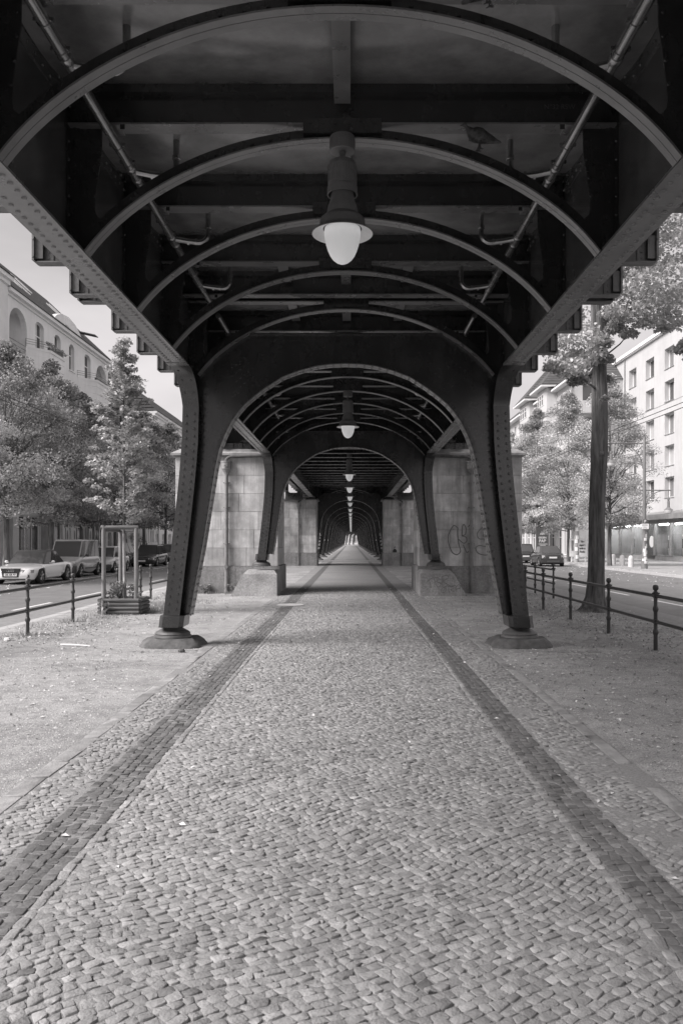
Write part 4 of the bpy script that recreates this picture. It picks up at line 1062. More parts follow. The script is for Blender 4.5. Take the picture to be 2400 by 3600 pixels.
def tree(label, x, y, zb, th, H, rad, seed, m='leaf', conical=.5, leaf=.17, nclump=85, per=120, tr=.15, tilt=.7, name='lime_tree', group='lime trees along the street', lean=0.0, wide=1.0):
    t = thing(name, label, 'tree', (x, y, zb), group); rr = random.Random(seed); r = np.random.default_rng(seed)
    tk = MB(); top = zb + H * .9
    pts = [(x + lean * k / 8 + rr.uniform(-.03, .03), y + rr.uniform(-.03, .03), zb - .05 + (top - zb) * k / 8) for k in range(9)]
    tk.tube(pts, [tr * 1.25] + [tr * (1 - .88 * (k / 8) ** .8) for k in range(1, 9)], 10)
    cl = []
    for i in range(nclump):
        f = (i + r.random()) / nclump                       # height fraction in the crown
        z = zb + th + (H - th) * f
        prof = (math.sin(PI * min(1, f * .92 + .10)) ** .7) * (1 - conical) + conical * (1 - f) ** .75 * min(1, .45 + f * 4)
        a = r.uniform(0, 2 * PI); q = rad * prof * (r.random() ** .42); k = rad * (.20 + .10 * r.random()) * (.55 + .6 * prof)
        cl.append((x + lean * f + q * math.cos(a), y + q * math.sin(a) * wide, z + r.normal(0, .12), k))
        if q > rad * .35 and i % 2 == 0:
            zs = zb + th * .8 + (z - zb - th * .8) * .55
            limb(tk, (x + lean * f * .6, y, zs), (cl[-1][0], cl[-1][1], z), tr * .32 * (1 - f * .6), .012, rr)
    tk.build('trunk', 'bark', t, angle=70)
    crown_mesh(t, cl, per, leaf, m, r, tilt=tilt)
    return t
# left pavement row
tree('street lime tree at the left edge, its trunk behind the white convertible', -15.9, 36.9, -.06, 2.9, 10.6, 3.3, 101, 'leaf', .35, .125, 130, 230, tr=.17)
tree('street lime tree whose trunk rises behind the grey van', -15.8, 42.2, -.06, 2.7, 10.9, 3.1, 102, 'leaf', .45, .13, 120, 230, tr=.19)
tree('street lime tree whose trunk rises just right of the grey van', -15.9, 47.3, -.06, 2.7, 10.3, 3.1, 103, 'leaf', .4, .14, 110, 210)
tree('street lime tree partly hidden by the young tree in the wooden guard', -15.9, 54.0, -.06, 2.7, 11.2, 3.2, 108, 'leaf', .4, .15, 100, 190)
tree('street lime tree beyond the hedge, behind the dark estate car', -15.9, 61.5, -.06, 2.8, 11.5, 3.3, 104, 'leaf', .4, .16, 100, 180)
tree('street lime tree with leaning trunk just left of the left near column', -15.9, 68.3, -.06, 2.8, 11.6, 3.4, 105, 'leaf', .4, .17, 100, 170, lean=.4)
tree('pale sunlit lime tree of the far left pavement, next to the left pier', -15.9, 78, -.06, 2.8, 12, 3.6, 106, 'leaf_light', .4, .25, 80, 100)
tree('light-leaved tree at the left picture edge, in front of the darker limes', -15.6, 31.6, -.06, 3.0, 9.2, 2.25, 107, 'leaf_light', .3, .11, 90, 240, tr=.1)
# right pavement row
for i, (yy, H, lab, k) in enumerate(((52.5, 12.3, 'sunlit lime tree behind the big right trunk', 201), (62.5, 13.2, 'sunlit lime tree above the parked dark convertible', 202), (73.0, 13.6, 'sunlit lime tree just right of the right stone pier', 203), (85, 13, 'farther lime tree on the right pavement, behind the sunlit ones', 204))):
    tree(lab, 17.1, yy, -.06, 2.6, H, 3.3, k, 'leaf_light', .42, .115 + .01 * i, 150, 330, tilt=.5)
# unseen trees added behind the photographer, kept low, to darken reflections in the steel
for k, o in enumerate([q for q in list(COL.objects) if q.name.startswith('lime_tree') and q.parent is None][:12]):
    for j in range(1):
        c = copy_tree(o); s_ = -1 if o.location.x < 0 else 1
        c.location = (s_ * 16.6, -4 - 5.5 * (k % 8), -.06); c.scale = (1, 1, .8); c.rotation_euler = (0, 0, .7 * k)
        c['label'] = span_label(k + 1) + ' unseen lime tree added behind the photographer to darken reflections'
# tall near tree on the right median
t = thing('linden_tree', 'tall near linden on the right gravel, ridged dark trunk and broad leafy crown', 'tree', (5.58, 18.06, 0)); rr = random.Random(9)
tk = MB(); _p = [(0, .40, 0), (.06, .31, .0), (.14, .255, .0), (.35, .21, .01), (.8, .18, .03), (1.6, .168, .05), (2.6, .163, .08), (3.4, .166, .10), (3.6, .178, .10), (3.9, .168, .11), (5.0, .163, .12), (6.2, .16, .10), (7.2, .155, .08)]
prof = [(z, float(np.interp(z, [q[0] for q in _p], [q[1] for q in _p])), float(np.interp(z, [q[0] for q in _p], [q[2] for q in _p])) + .012 * math.sin(1.9 * z)) for z in [0, .03, .06, .1, .14, .22] + [.35 + .22 * k for k in range(31)]] + [ (7.2, .16, .08), (8.4, .13, .1), (10.0, .09, .2), (11.5, .04, .3)]
rings = []
for z, q, dx in prof:
    ring = []
    for k in range(84):
        a = 2 * PI * k / 84; fl = 1 + (.16 * math.cos(5 * a + .6) if z < .3 else .035 * math.sin(6 * a + z)) + .045 * abs(math.sin(9 * a + z * 1.1 + .6 * math.sin(3 * z))) + .035 * math.sin(23 * a - z * 2 + math.sin(2.3 * z))
        ring.append((5.58 + dx + q * fl * math.cos(a), 18.06 + q * fl * math.sin(a), z - .03))
    rings.append(ring)
tk.loft(rings); tk.ball((5.58 + .1 + .02, 18.06 - .15, 3.55), .075, 10, 6); tk.ball((5.58 + .17, 18.06 - .11, 4.4), .04, 8, 5)
cl = []; rr2 = np.random.default_rng(31)
def addc(px, py, q, d): X, Z = wpx(px, py, d); cl.append((X, d, Z, q))
for px, py, q in ((1965, 1240, .42), (2010, 1290, .40), (2050, 1235, .45), (1990, 1190, .40), (2075, 1310, .34), (2060, 1170, .45), (1945, 1285, .26), (2030, 1335, .24), (2010, 1140, .40), (2090, 1250, .4), (2120, 1330, .2)):
    addc(px, py, q, 18 + rr2.uniform(-.9, .9))
for px, py, q in ((2170, 1030, .5), (2230, 1080, .45), (2290, 1060, .5), (2340, 1110, .42), (2250, 990, .5), (2200, 1120, .36), (2380, 1040, .5), (2330, 960, .55), (2270, 900, .5), (2390, 920, .55), (2350, 840, .5), (2410, 800, .5), (2310, 770, .4), (2180, 960, .4), (2230, 930, .4), (2400, 1130, .35), (2150, 1090, .3), (2270, 1130, .28), (2330, 1150, .24), (2210, 1170, .22), (2140, 1120, .3), (2160, 1150, .24), (2460, 1000, .6), (2480, 860, .6), (2450, 720, .6), (2370, 700, .45), (2520, 1100, .5), (2255, 820, .35)):
    addc(px, py, q, 18 + rr2.uniform(-1.6, .9))
for px, py, q in ((2395, 1225, .2), (2420, 1205, .25), (2440, 1245, .25), (2120, 1200, .25), (2130, 1260, .2), (2125, 1400, .1)): addc(px, py, q, 17.6)
for k in range(80):
    a = rr2.uniform(0, 2 * PI); f = rr2.random(); q = 2.9 * math.sqrt(rr2.random()) * math.sin(PI * (.12 + .86 * f)) ** .6
    x = 5.9 + q * math.cos(a) + .7; 
    if x < 4.6: continue
    cl.append((x, 18.3 + q * math.sin(a), 7.0 + 6.0 * f, .6))
for (x, y, z, q) in cl[::6]:
    zs = min(max(z - .9, 5.0), 10.5); limb(tk, (5.66, 18.06, zs), (x, y, z), .03, .008, rr)
tk.build('trunk', 'bark', t, angle=70)
crown_mesh(t, cl, 260, .10, 'leaf', rr2, .5, .5, .45, (.8, 1.6))
# young tree in its guard
yt = thing('young_tree', 'slender young hornbeam with pointed crown standing in the wooden tree guard', 'tree', (-4.98, 17.75, 0)); rr = random.Random(12); r = np.random.default_rng(12)
tk = MB(); X0, Y0 = -4.98, 17.75
tk.tube([(X0 + .03, Y0, .1), (X0 + .01, Y0, .9), (X0, Y0, 1.75)], [.042, .036, .034], 10); tr_ = tk.build('trunk', 'bark_pale', yt, angle=70)
tk = MB(); tk.tube([(X0, Y0, 1.75), (X0 + .01, Y0, 2.6), (X0 - .01, Y0, 4.2), (X0 + .0, Y0, 6.0)], [.034, .03, .018, .006], 8)
cl = []
for i in range(115):
    f = (i + r.random()) / 115; z = 2.0 + 4.15 * f
    prof = (.35 + .65 * min(1, f / .22)) * (1 - f) ** .8 * 1.12 + .05 + .12 * max(0, .3 - abs(f - .45)); a = r.uniform(0, 2 * PI)
    L = prof * r.uniform(.55, 1.12); p1 = (X0 + L * math.cos(a), Y0 + L * math.sin(a), z + L * .28)
    limb(tk, (X0, Y0, z - L * .25), p1, .011 * (1 - f * .6), .003, rr, 3, .05)
    for q in (.5, .75, 1.0):
        if L * q > .1: cl.append((X0 + L * q * math.cos(a), Y0 + L * q * math.sin(a), z - L * .25 + L * .53 * q, .12 + .05 * r.random()))
tk.build('limbs', 'bark', tr_, angle=70)
crown_mesh(yt, cl, 34, .085, 'leaf_young', r, .45, .45, .3, (.75, 1.35))
# wooden guard
g = thing('tree_guard', 'weathered wooden tree guard of round posts around a log planter box', 'tree guard', (-4.95, 17.65, 0))
def post(x, y, z0, z1, rad):
    mb = MB(); mb.tube([(x, y, z0), (x + .005, y, (z0 + z1) / 2), (x, y, z1)], [rad, rad * .97, rad * .95], 14); return mb.build('post', 'wood', g, angle=50)
gx0, gx1, gy0, gy1 = -5.30, -4.60, 17.32, 17.98
post(gx0, gy0, -.02, 1.93, .048); post(gx1, gy0 + .02, -.02, 1.90, .048); post((gx0 + gx1) / 2 - .17, gy1, -.02, 1.88, .05)
for (a, b) in (((gx0 - .06, gy0, 1.875), (gx1 + .05, gy0 + .02, 1.885)),):
    mb = MB(); mb.tube([a, b], .047, 14); mb.build('cross_bar', 'woodh', g, angle=50)
for (a, b) in (((gx0, gy0 + .06, 1.83), ((gx0 + gx1) / 2 - .17, gy1, 1.83)), ((gx1, gy0 + .06, 1.83), ((gx0 + gx1) / 2 - .17, gy1, 1.83))):
    mb = MB(); mb.tube([a, b], .04, 12); mb.build('cross_bar', 'woodh', g, angle=50)
for k in range(4):
    z = .045 + .085 * k
    for a, b in (((gx0 + .02, gy0 - .065, z), (gx1 + .08, gy0 - .045, z)), ((gx0 - .09, gy0 - .02, z), (gx0 - .09, gy1 + .05, z)), ((gx1 + .09, gy0, z), (gx1 + .09, gy1 + .05, z)), ((gx0 - .05, gy1 + .09, z), (gx1 + .05, gy1 + .09, z))):
        mb = MB(); mb.tube([a, b], .0405, 12); mb.build('log', 'woodh', g, angle=50)
mb = MB(); mb.box(gx0 - .05, gx1 + .05, gy0 - .02, gy1 + .05, .02, .30); mb.build('soil', 'footing', g)
def weed(label, x, y, zb, h, seed, n=26, spread=.12):
    t = thing('weed_plant', label, 'plant', (x, y, zb), 'weeds growing in the planter'); r = np.random.default_rng(seed); mb = MB(); C = []
    for k in range(5):
        a = r.uniform(0, 2 * PI); q = spread * r.uniform(.2, 1); p = [(x + q * f * math.cos(a) * 1.1, y + q * f * math.sin(a), zb + h * f * r.uniform(.85, 1.0)) for f in (0, .35, .7, 1)]
        mb.tube(p, [.006, .005, .004, .002], 5)
        for j in range(n): f = r.random() ** .7; C.append((x + q * f * math.cos(a) * 1.1 + r.normal(0, .035), y + q * f * math.sin(a) + r.normal(0, .035), zb + h * f * .95 + r.normal(0, .01)))
    mb.build('stem', 'leaf_weed', t); C = np.array(C); V, T = leaf_quads(C, .085, .5, .25, .45, droop=.5, r=r); np_mesh('leaves', V, [T], 'leaf_weed', np.repeat(r.uniform(.7, 1.3, len(C)), 4), t)
weed('tall bushy weed around the young tree stem inside the planter', -5.03, 17.6, .3, .42, 1, 34, .2); weed('upright nettle at the right inside the planter', -4.75, 17.65, .3, .36, 2, 22, .1)
weed('low weed at the left inside the planter', -5.2, 17.55, .3, .22, 3, 16, .12); weed('drooping weed at the right front corner of the planter', -4.58, 17.36, .28, .2, 4, 12, .08); weed('small weed sprouting from the front logs of the planter', -5.2, 17.2, .02, .25, 5, 12, .12)
for k, (x, lab) in enumerate(((-3.35, 'leafy weed at the foot of the left stone pier near the downpipe'), (-4.3, 'low weed at the foot of the left stone pier, near its outer end'))):
    weed(lab, x, PY - .2, 0, .28, 10 + k, 40, .3)
# hedge and shrub on the left pavement
t = thing('hedge', 'low dark hedge behind the wooden guard, between the parked cars', 'hedge', (-15.4, 55.5, 0)); r = np.random.default_rng(44)
crown_mesh(t, [(-15.6 + r.normal(0, .15), 51.5 + .45 * k, .35 + .15 * r.random(), .5) for k in range(20)], 90, .12, 'leaf', r, .8)
t = thing('shrub', 'thin shrub against the low white wall far left of the left near column', 'shrub', (-18.6, 69, 0)); mb = MB(); r = np.random.default_rng(45); rr = random.Random(4); cl = []
for k in range(9):
    a = rr.uniform(0, 2 * PI); p = (-18.6 + .9 * math.cos(a), 69 + .9 * math.sin(a), 1.0 + rr.uniform(.2, 1.2)); limb(mb, (-18.6, 69, -.05), p, .03, .01, rr); cl.append((*p, .35))
mb.build('stem', 'bark', t); crown_mesh(t, cl, 60, .12, 'leaf', r)
# distant trees at the end of the tunnel
for k, (x, y, lab) in enumerate(((-9, 330, 'leftmost pale tree closing the end of the tunnel'), (1, 345, 'middle pale tree closing the end of the tunnel'), (11, 335, 'rightmost pale tree closing the end of the tunnel'))):
    tree(lab, x, y, -.05, 1.2, 15, 6, 300 + k, 'leaf_light', .2, .5, 60, 60, tr=.3, group='trees at the tunnel end')

# ------------------------------------------------------------------ cars
def car(label, x, y, facing, L, W, H, paintm, kind, zg=ZR, plate=None, yaw=0.0, name='parked_car', cat='car'):
    """local: front at -y, centre of the front bumper at the origin; facing=+1 looks at the camera"""
    t = thing(name, label, cat, (0, 0, 0), 'cars parked along the kerbs')
    S = dict(
        conv=dict(hood=.74, nose=.60, belt=.84, cowl=.30, wtop=.44, rtop=.66, rbase=.80, deck=.86, tail=.80, wr=.33, fw=.19, rw=.80),
        van=dict(hood=.92, nose=.70, belt=1.00, cowl=.24, wtop=.36, rtop=.97, rbase=.995, deck=1.0, tail=.95, wr=.31, fw=.20, rw=.85),
        hatch=dict(hood=.80, nose=.62, belt=.88, cowl=.27, wtop=.42, rtop=.88, rbase=.985, deck=.92, tail=.85, wr=.29, fw=.19, rw=.82),
        estate=dict(hood=.76, nose=.60, belt=.86, cowl=.29, wtop=.42, rtop=.84, rbase=.96, deck=.90, tail=.84, wr=.31, fw=.19, rw=.80),
        mini=dict(hood=.84, nose=.66, belt=.90, cowl=.30, wtop=.40, rtop=.74, rbase=.86, deck=.93, tail=.82, wr=.30, fw=.2, rw=.83))[kind]
    hw = W / 2; wr = S['wr']; yf, yr = S['fw'] * L, S['rw'] * L
    ys = sorted(set([0, .012 * L, .035 * L, .07 * L, S['cowl'] * L, .5 * L, .62 * L, S['rbase'] * L * .97, .93 * L, .97 * L, .99 * L, L] + [c + wr * 1.16 * k / 5 for c in (yf, yr) for k in range(-5, 6)]))
    def top(u):
        return float(np.interp(u, [0, .015, .05, S['cowl'], .55, S['rbase'], .96, 1.0], [S['nose'] - .12, S['nose'], S['nose'] + .06, S['hood'] + .06, S['belt'], S['deck'], S['tail'] + .02, S['tail'] - .15]))
    def half(u): return hw * float(np.interp(u, [0, .02, .06, .14, .5, .88, .96, 1.0], [.72, .86, .94, .99, 1.0, .99, .92, .80]))
    rings = []
    for yy in ys:
        u = yy / L; h = half(u); zt = top(u); zb = .20 if .03 < u < .97 else .26
        for c in (yf, yr):
            d = abs(yy - c)
            if d < wr * 1.16 + 1e-6: zb = max(zb, wr + math.sqrt(max((wr * 1.16) ** 2 - d * d, 0)) * .98)
        zb = min(zb, zt - .12); zm = max(zb + .03, .46)
        half_r = [(h * .94, zb), (h * .99, min(zb + .05, zt - .08)), (h, min(zm, zt - .07)), (h * .985, zt - .10 if zt - .1 > zm else zt - .06), (h * .93, zt - .035), (h * .80, zt), (h * .4, zt + .018)]
        rings.append([(-a, yy, b) for a, b in half_r] + [(a, yy, b) for a, b in half_r[::-1]])
    mb = MB(); mb.loft(rings); mb.build('body', paintm, t, angle=38)
    # cabin
    cb = MB(); yc, yw, yt, yb = S['cowl'] * L, S['wtop'] * L, S['rtop'] * L, S['rbase'] * L; zb0, zb1 = top(S['cowl']) - .02, top(S['rbase']) - .01
    rw = hw * (.74 if kind != 'van' else .86); bw = hw * .90
    def sec(f, inset=0.0):
        z0 = zb0
        return f
    base = [(-bw * .92, yc, zb0), (-bw, yc + .12 * L, zb0 + .02), (-bw, yb - .06 * L, zb1), (-bw * .88, yb, zb1), (bw * .88, yb, zb1), (bw, yb - .06 * L, zb1), (bw, yc + .12 * L, zb0 + .02), (bw * .92, yc, zb0)]
    roofz = H
    rf = [(-rw * .94, yw, roofz - .05), (-rw, yw + .08 * L, roofz - .025), (-rw, yt - .05 * L, roofz - .03), (-rw * .9, yt, roofz - .06), (rw * .9, yt, roofz - .06), (rw, yt - .05 * L, roofz - .03), (rw, yw + .08 * L, roofz - .025), (rw * .94, yw, roofz - .05)]
    rt = [(a * .8, b + (.02 * L if k in (0, 7) else (-.02 * L if k in (3, 4) else 0)), roofz) for k, (a, b, c) in enumerate(rf)]
    mid = [(a * .955, b + (.010 * L if k in (0, 7) else (-.012 * L if k in (3, 4) else 0)), roofz - .008) for k, (a, b, c) in enumerate(rf)]; rt = [(a, b, roofz + .012) for a, b, c in rt]
    cb.loft([base, rf, mid, rt]); roofm = 'softtop' if kind in ('conv', 'mini') else paintm
    cb.build('roof', roofm, t, angle=38)
    def quadpane(nm, pts, m='carglass', push=.006):
        a, b, c, d = [Vector(p) for p in pts]; n = (b - a).cross(d - a).normalized(); cen = (a + b + c + d) / 4
        if n.dot(cen - Vector((0, (yc + yb) / 2, zb0))) < 0: n = -n
        q = MB(); o = [p + (cen - p) * .08 + n * push for p in (a, b, c, d)]; i = [p - n * .01 for p in o]
        q.loft([[tuple(p) for p in i], [tuple(p) for p in o]]); return q.build(nm, m, t)
    quadpane('windscreen', (base[0], base[7], rf[7], rf[0])); quadpane('rear_window', (base[3], base[4], rf[4], rf[3]))
    lerp = lambda p, q, f: tuple(p[k] + (q[k] - p[k]) * f for k in range(3))
    for (bA, bB, rA, rB) in ((base[1], base[2], rf[1], rf[2]), (base[6], base[5], rf[6], rf[5])):
        f0 = 0 if kind != 'van' else 0.0
        nseg = {'conv': 2, 'mini': 2, 'hatch': 2, 'estate': 3, 'van': 3}[kind]
        for k in range(nseg):
            a, b = k / nseg, (k + 1) / nseg; quadpane('side_window', (lerp(bA, bB, a), lerp(bA, bB, b), lerp(rA, rB, b), lerp(rA, rB, a)))
        quadpane('side_window', (base[0] if bA == base[1] else base[7], bA, rA, rf[0] if bA == base[1] else rf[7]))
    # wheels
    for s in (-1, 1):
        for c in (yf, yr):
            q = MB(); xx = s * (hw - .20); prof = [(wr * .66, 0), (wr * .93, 0), (wr, .03), (wr, .17), (wr * .95, .20), (wr * .68, .205), (wr * .66, .19)]
            q.lathe((xx, c, wr), [(a, b * s) for a, b in prof], 24, 'x', caps=True); w = q.build('wheel', 'black', t)
            q = MB(); q.lathe((xx, c, wr), [(wr * .66, s * .19), (wr * .60, s * .185), (wr * .56, s * .15), (.03, s * .15)], 20, 'x')
            for k in range(5):
                a = 2 * PI * k / 5 + .3
                for da in (-.12, .12):
                    p0 = (xx + s * .185, c + .05 * math.cos(a), wr + .05 * math.sin(a)); p1 = (xx + s * .19, c + wr * .6 * math.cos(a + da), wr + wr * .6 * math.sin(a + da)); q.tube([p0, p1], .016, 5)
            q.lathe((xx, c, wr), [(.05, s * .16), (.05, s * .195), (.02, s * .2)], 10, 'x'); q.build('rim', 'rim', w)
    # front
    f = MB(); zf = S['nose']
    gw = hw * (.42 if kind == 'conv' else .5); gz0, gz1 = ((.30, .64) if kind == 'conv' else (zf - .14, zf - .06))
    f.loft([[(-gw, -.012, gz1), (gw, -.012, gz1), (gw * .82, -.014, gz0), (-gw * .82, -.014, gz0)], [(-gw, .07, gz1), (gw, .07, gz1), (gw * .82, .07, gz0), (-gw * .82, .07, gz0)]])
    gr = f.build('grille', 'black', t)
    if kind == 'conv':
        b = MB()
        for k in range(5): b.box(-gw * .93, gw * .93, -.02, -.0125, gz1 - .05 - .035 * k, gz1 - .042 - .035 * k)
        b.loft([[(-gw * 1.06, -.012, gz1 + .02), (gw * 1.06, -.012, gz1 + .02), (gw * 1.06, .05, gz1 + .02), (-gw * 1.06, .05, gz1 + .02)], [(-gw * 1.03, -.014, gz1 + .003), (gw * 1.03, -.014, gz1 + .003), (gw * 1.03, .05, gz1 + .003), (-gw * 1.03, .05, gz1 + .003)]])
        b.build('grille_bar', 'plastic', gr)
        e = MB()
        for k in range(4):
            cx_ = -.105 + .07 * k; e.tube([(cx_ + .046 * math.cos(a), -.026, gz1 - .075 + .046 * math.sin(a)) for a in [2 * PI * q / 16 for q in range(17)]], .007, 5, False)
        e.build('emblem', 'chrome', gr)
    if kind in ('van', 'hatch', 'estate'):
        b = MB(); bz0, bz1 = .22, (.60 if kind == 'van' else .48); pm = 'plastic' if kind != 'estate' else paintm
        prof = [(-hw * .96, .16), (-hw * .90, .03), (-hw * .6, -.03), (hw * .6, -.03), (hw * .90, .03), (hw * .96, .16)]
        b.loft([[(a * .98, yy + .03, bz0) for a, yy in prof], [(a * 1.03, yy, bz0 + .1) for a, yy in prof], [(a * 1.03, yy, bz1 - .04) for a, yy in prof], [(a * .99, yy + .03, bz1) for a, yy in prof]], closed=False, caps=False)
        b.build('bumper', pm, t); b = MB()
        b.loft([[(a, L - yy, bz0) for a, yy in prof], [(a * 1.03, L - yy, bz0 + .1) for a, yy in prof], [(a * 1.03, L - yy, bz1 - .06) for a, yy in prof], [(a, L - yy - .03, bz1 - .02) for a, yy in prof]], closed=False, caps=False)
        b.build('bumper', pm, t)
    else:
        b = MB(); b.box(-hw * .5, hw * .5, L - .01, L + .015, .30, .42); b.build('bumper', 'plastic', t)
        for s in (-1, 1):
            b = MB(); b.box(min(s * hw * .5, s * hw * .8), max(s * hw * .5, s * hw * .8), -.005 + .02, .1, .28, .40); b.build('air_intake', 'black', t)
    for s in (-1, 1):
        hz = zf - .06 if kind != 'van' else .74; q = MB()
        x0, x1 = s * hw * .52, s * hw * .93
        a = [(x0, .015, hz - .05), (x1, .15, hz - .06), (x1 * .99, .20, hz + .06), (x0, .05, hz + .04)]
        if kind == 'mini': q.ball((s * hw * .68, .07, hz), .1, 12, 8, (1, .5, 1))
        else: q.loft([[(p[0], p[1] - .02, p[2]) for p in a], [(p[0] * .98, p[1] + .1, p[2]) for p in a]])
        q.build('headlight', 'lens' if kind != 'conv' else 'lens_dark', t)
        q = MB(); tz = S['tail'] - .16; q.loft([[(s * hw * .66, L + .004, tz - .09), (s * hw * .88, L - .05, tz - .09), (s * hw * .88, L - .06, tz + .10), (s * hw * .66, L - .0, tz + .10)], [(s * hw * .66, L - .1, tz - .09), (s * hw * .88, L - .15, tz - .09), (s * hw * .88, L - .15, tz + .1), (s * hw * .66, L - .1, tz + .1)]])
        q.build('tail_light', 'lens', t)
        q = MB(); q.ball((s * (hw + .07), yc + .16 * L * .6, zb0 + .10), .085, 10, 6, (1, .6, .75)); q.tube([(s * hw * .9, yc + .10 * L, zb0 + .04), (s * (hw + .03), yc + .10 * L, zb0 + .07)], .02, 6); q.build('mirror', paintm if kind in ('conv', 'mini') else 'plastic', t)
        q = MB(); q.box(min(s * hw * 1.0, s * hw * 1.006), max(s * hw, s * hw * 1.006), yf + .8 * wr + .3, yr - 1.3 * wr, .40, .46); q.build('side_strip', 'plastic' if kind in ('van', 'hatch') else paintm, t)
    pz = .40 if kind == 'conv' else .40
    for yy, sg in ((-.036 if kind != 'conv' else -.022, 1), (L + .018 if kind in ('mini', 'conv') else L + .034, -1)):
        zz = pz if sg > 0 else (.62 if kind == 'mini' else .55)
        q = MB(); q.box(-.26, .26, min(yy, yy + sg * .012), max(yy, yy + sg * .012), zz - .055, zz + .055); p = q.build('number_plate', 'paper', t)
        if plate and sg > 0:
            o = text_obj('plate_text', plate, .105, (0, yy - .003, zz), (PI / 2, 0, 0), t, 'ink', .001, bold=.003); o.parent = p
        if plate and sg < 0 and kind == 'mini':
            o = text_obj('plate_text', plate, .1, (0, yy + .004, zz), (PI / 2, 0, PI), t, 'ink', .001, bold=.003); o.parent = p
    if kind == 'van':
        q = MB(); q.tube([(0, yw + .35, roofz - .01), (0, yw + .25, roofz + .42)], .006, 5); q.build('antenna', 'black', t)
    if kind == 'estate':
        for s in (-1, 1): q = MB(); q.tube([(s * rw * .86, yw + .3, roofz), (s * rw * .86, yw + .4, roofz + .05), (s * rw * .86, yt - .3, roofz + .05), (s * rw * .86, yt - .2, roofz)], .018, 6); q.build('roof_rail', 'black', t)
    q = MB(); q.box(-hw * .8, hw * .8, .12 * L, .9 * L, .16, .30); q.build('underbody', 'black', t)
    t.location = (x, y, zg); t.rotation_euler = (0, 0, yaw if facing > 0 else PI + yaw)
    return t
car('white soft-top convertible with dark roof, parked foremost in the left street', -13.55, 31.9, 1, 4.62, 1.85, 1.36, 'car_white', 'conv', plate='OS XR 87', yaw=-.02)
car('grey high-roofed van with black bumper, parked behind the white convertible', -13.75, 37.6, 1, 4.0, 1.70, 1.82, 'car_grey', 'van')
car('silver hatchback parked behind the grey van, seen through the wooden guard', -13.8, 43.3, 1, 4.0, 1.68, 1.45, 'car_silver', 'hatch')
car('dark estate car with roof rails, parked after a gap beside the hedge', -14.0, 53.6, 1, 4.35, 1.75, 1.46, 'car_dark', 'estate')
car('mid-grey car parked last, half hidden by the left near column', -13.9, 59.4, 1, 4.1, 1.75, 1.5, 'car_mid', 'hatch')
car('small black convertible with fabric top, seen from behind in the right street', 13.75, 54.0, -1, 3.7, 1.68, 1.38, 'car_dark', 'mini')
for c in COL.objects:
    if c.name.startswith('parked_car') and 'seen from behind in the right' in c.get('label', ''): c.location.y += 3.7
c = car('dark hatchback ahead of the black convertible, cut off by the right pier', 13.7, 66.2, -1, 4.0, 1.70, 1.5, 'car_dark', 'hatch')
# ------------------------------------------------------------------ buildings
def shop_glass():
    m, nt, b, out = new_mat('display_glass'); L = nt.links.new
    t = nn(nt, 'ShaderNodeBsdfTransparent'); t.inputs[0].default_value = grey(.85); g = nn(nt, 'ShaderNodeBsdfGlossy'); g.inputs['Roughness'].default_value = .03
    lw = nn(nt, 'ShaderNodeFresnel'); lw.inputs[0].default_value = 1.5; mx = nn(nt, 'ShaderNodeMixShader')
    L(lw.outputs[0], mx.inputs[0]); L(t.outputs[0], mx.inputs[1]); L(g.outputs[0], mx.inputs[2]); L(mx.outputs[0], out.inputs[0]); return m
M['display_glass'] = shop_glass()
def facade(parent, X, n, y0, y1, z0, z1, ops, m, name='wall', back=6.0, reveal=.3):
    """wall facing n along x with real openings (ya, yb, za, zb, rise of the arched head)"""
    mb = MB(); ys = sorted({y0, y1} | {v for o in ops for v in o[:2]}); zs = sorted({z0, z1} | {v for o in ops for v in o[2:4]})
    def q(a, b, c, d): mb.add([a, b, c, d], [(0, 1, 2, 3) if n > 0 else (3, 2, 1, 0)])
    for ya, yb in zip(ys[:-1], ys[1:]):
        for za, zb in zip(zs[:-1], zs[1:]):
            cy, cz = (ya + yb) / 2, (za + zb) / 2
            if any(o[0] < cy < o[1] and o[2] < cz < o[3] for o in ops): continue
            q((X, ya, za), (X, yb, za), (X, yb, zb), (X, ya, zb))
    for o in ops:
        ya, yb, za, zb = o[:4]; rise = o[4] if len(o) > 4 else 0; Xi = X - n * (1.5 if rise > 1 else reveal)
        q((X, ya, za), (X, ya, zb), (Xi, ya, zb), (Xi, ya, za)); q((X, yb, zb), (X, yb, za), (Xi, yb, za), (Xi, yb, zb)); q((X, yb, za), (X, ya, za), (Xi, ya, za), (Xi, yb, za))
        if not rise: q((X, ya, zb), (X, yb, zb), (Xi, yb, zb), (Xi, ya, zb))
        else:
            ym, hwid = (ya + yb) / 2, (yb - ya) / 2
            arc = [(ym - hwid * math.cos(PI * k / 12), zb - rise + rise * math.sin(PI * k / 12)) for k in range(13)]
            xa, xb = sorted((X, X - n * (.35 if rise > 1 else reveal)))
            if rise > 1: q((Xi, ya, za), (Xi, yb, za), (Xi, yb, zb), (Xi, ya, zb)); q((X, ya, zb), (X, yb, zb), (Xi, yb, zb), (Xi, ya, zb))
            mb.prism([(ya, zb)] + arc[:7], 'yz', xa, xb); mb.prism([(yb, zb)] + arc[6:][::-1], 'yz', xa, xb)
    Xb = X - n * back
    for yy in (y0, y1): mb.add([(X, yy, z0), (Xb, yy, z0), (Xb, yy, z1), (X, yy, z1)], [(0, 1, 2, 3)])
    mb.add([(Xb, y0, z0), (Xb, y1, z0), (Xb, y1, z1), (Xb, y0, z1)], [(0, 1, 2, 3)]); mb.add([(X, y0, z1), (X, y1, z1), (Xb, y1, z1), (Xb, y0, z1)], [(0, 1, 2, 3)])
    return mb.build(name, m, parent, smooth=False)
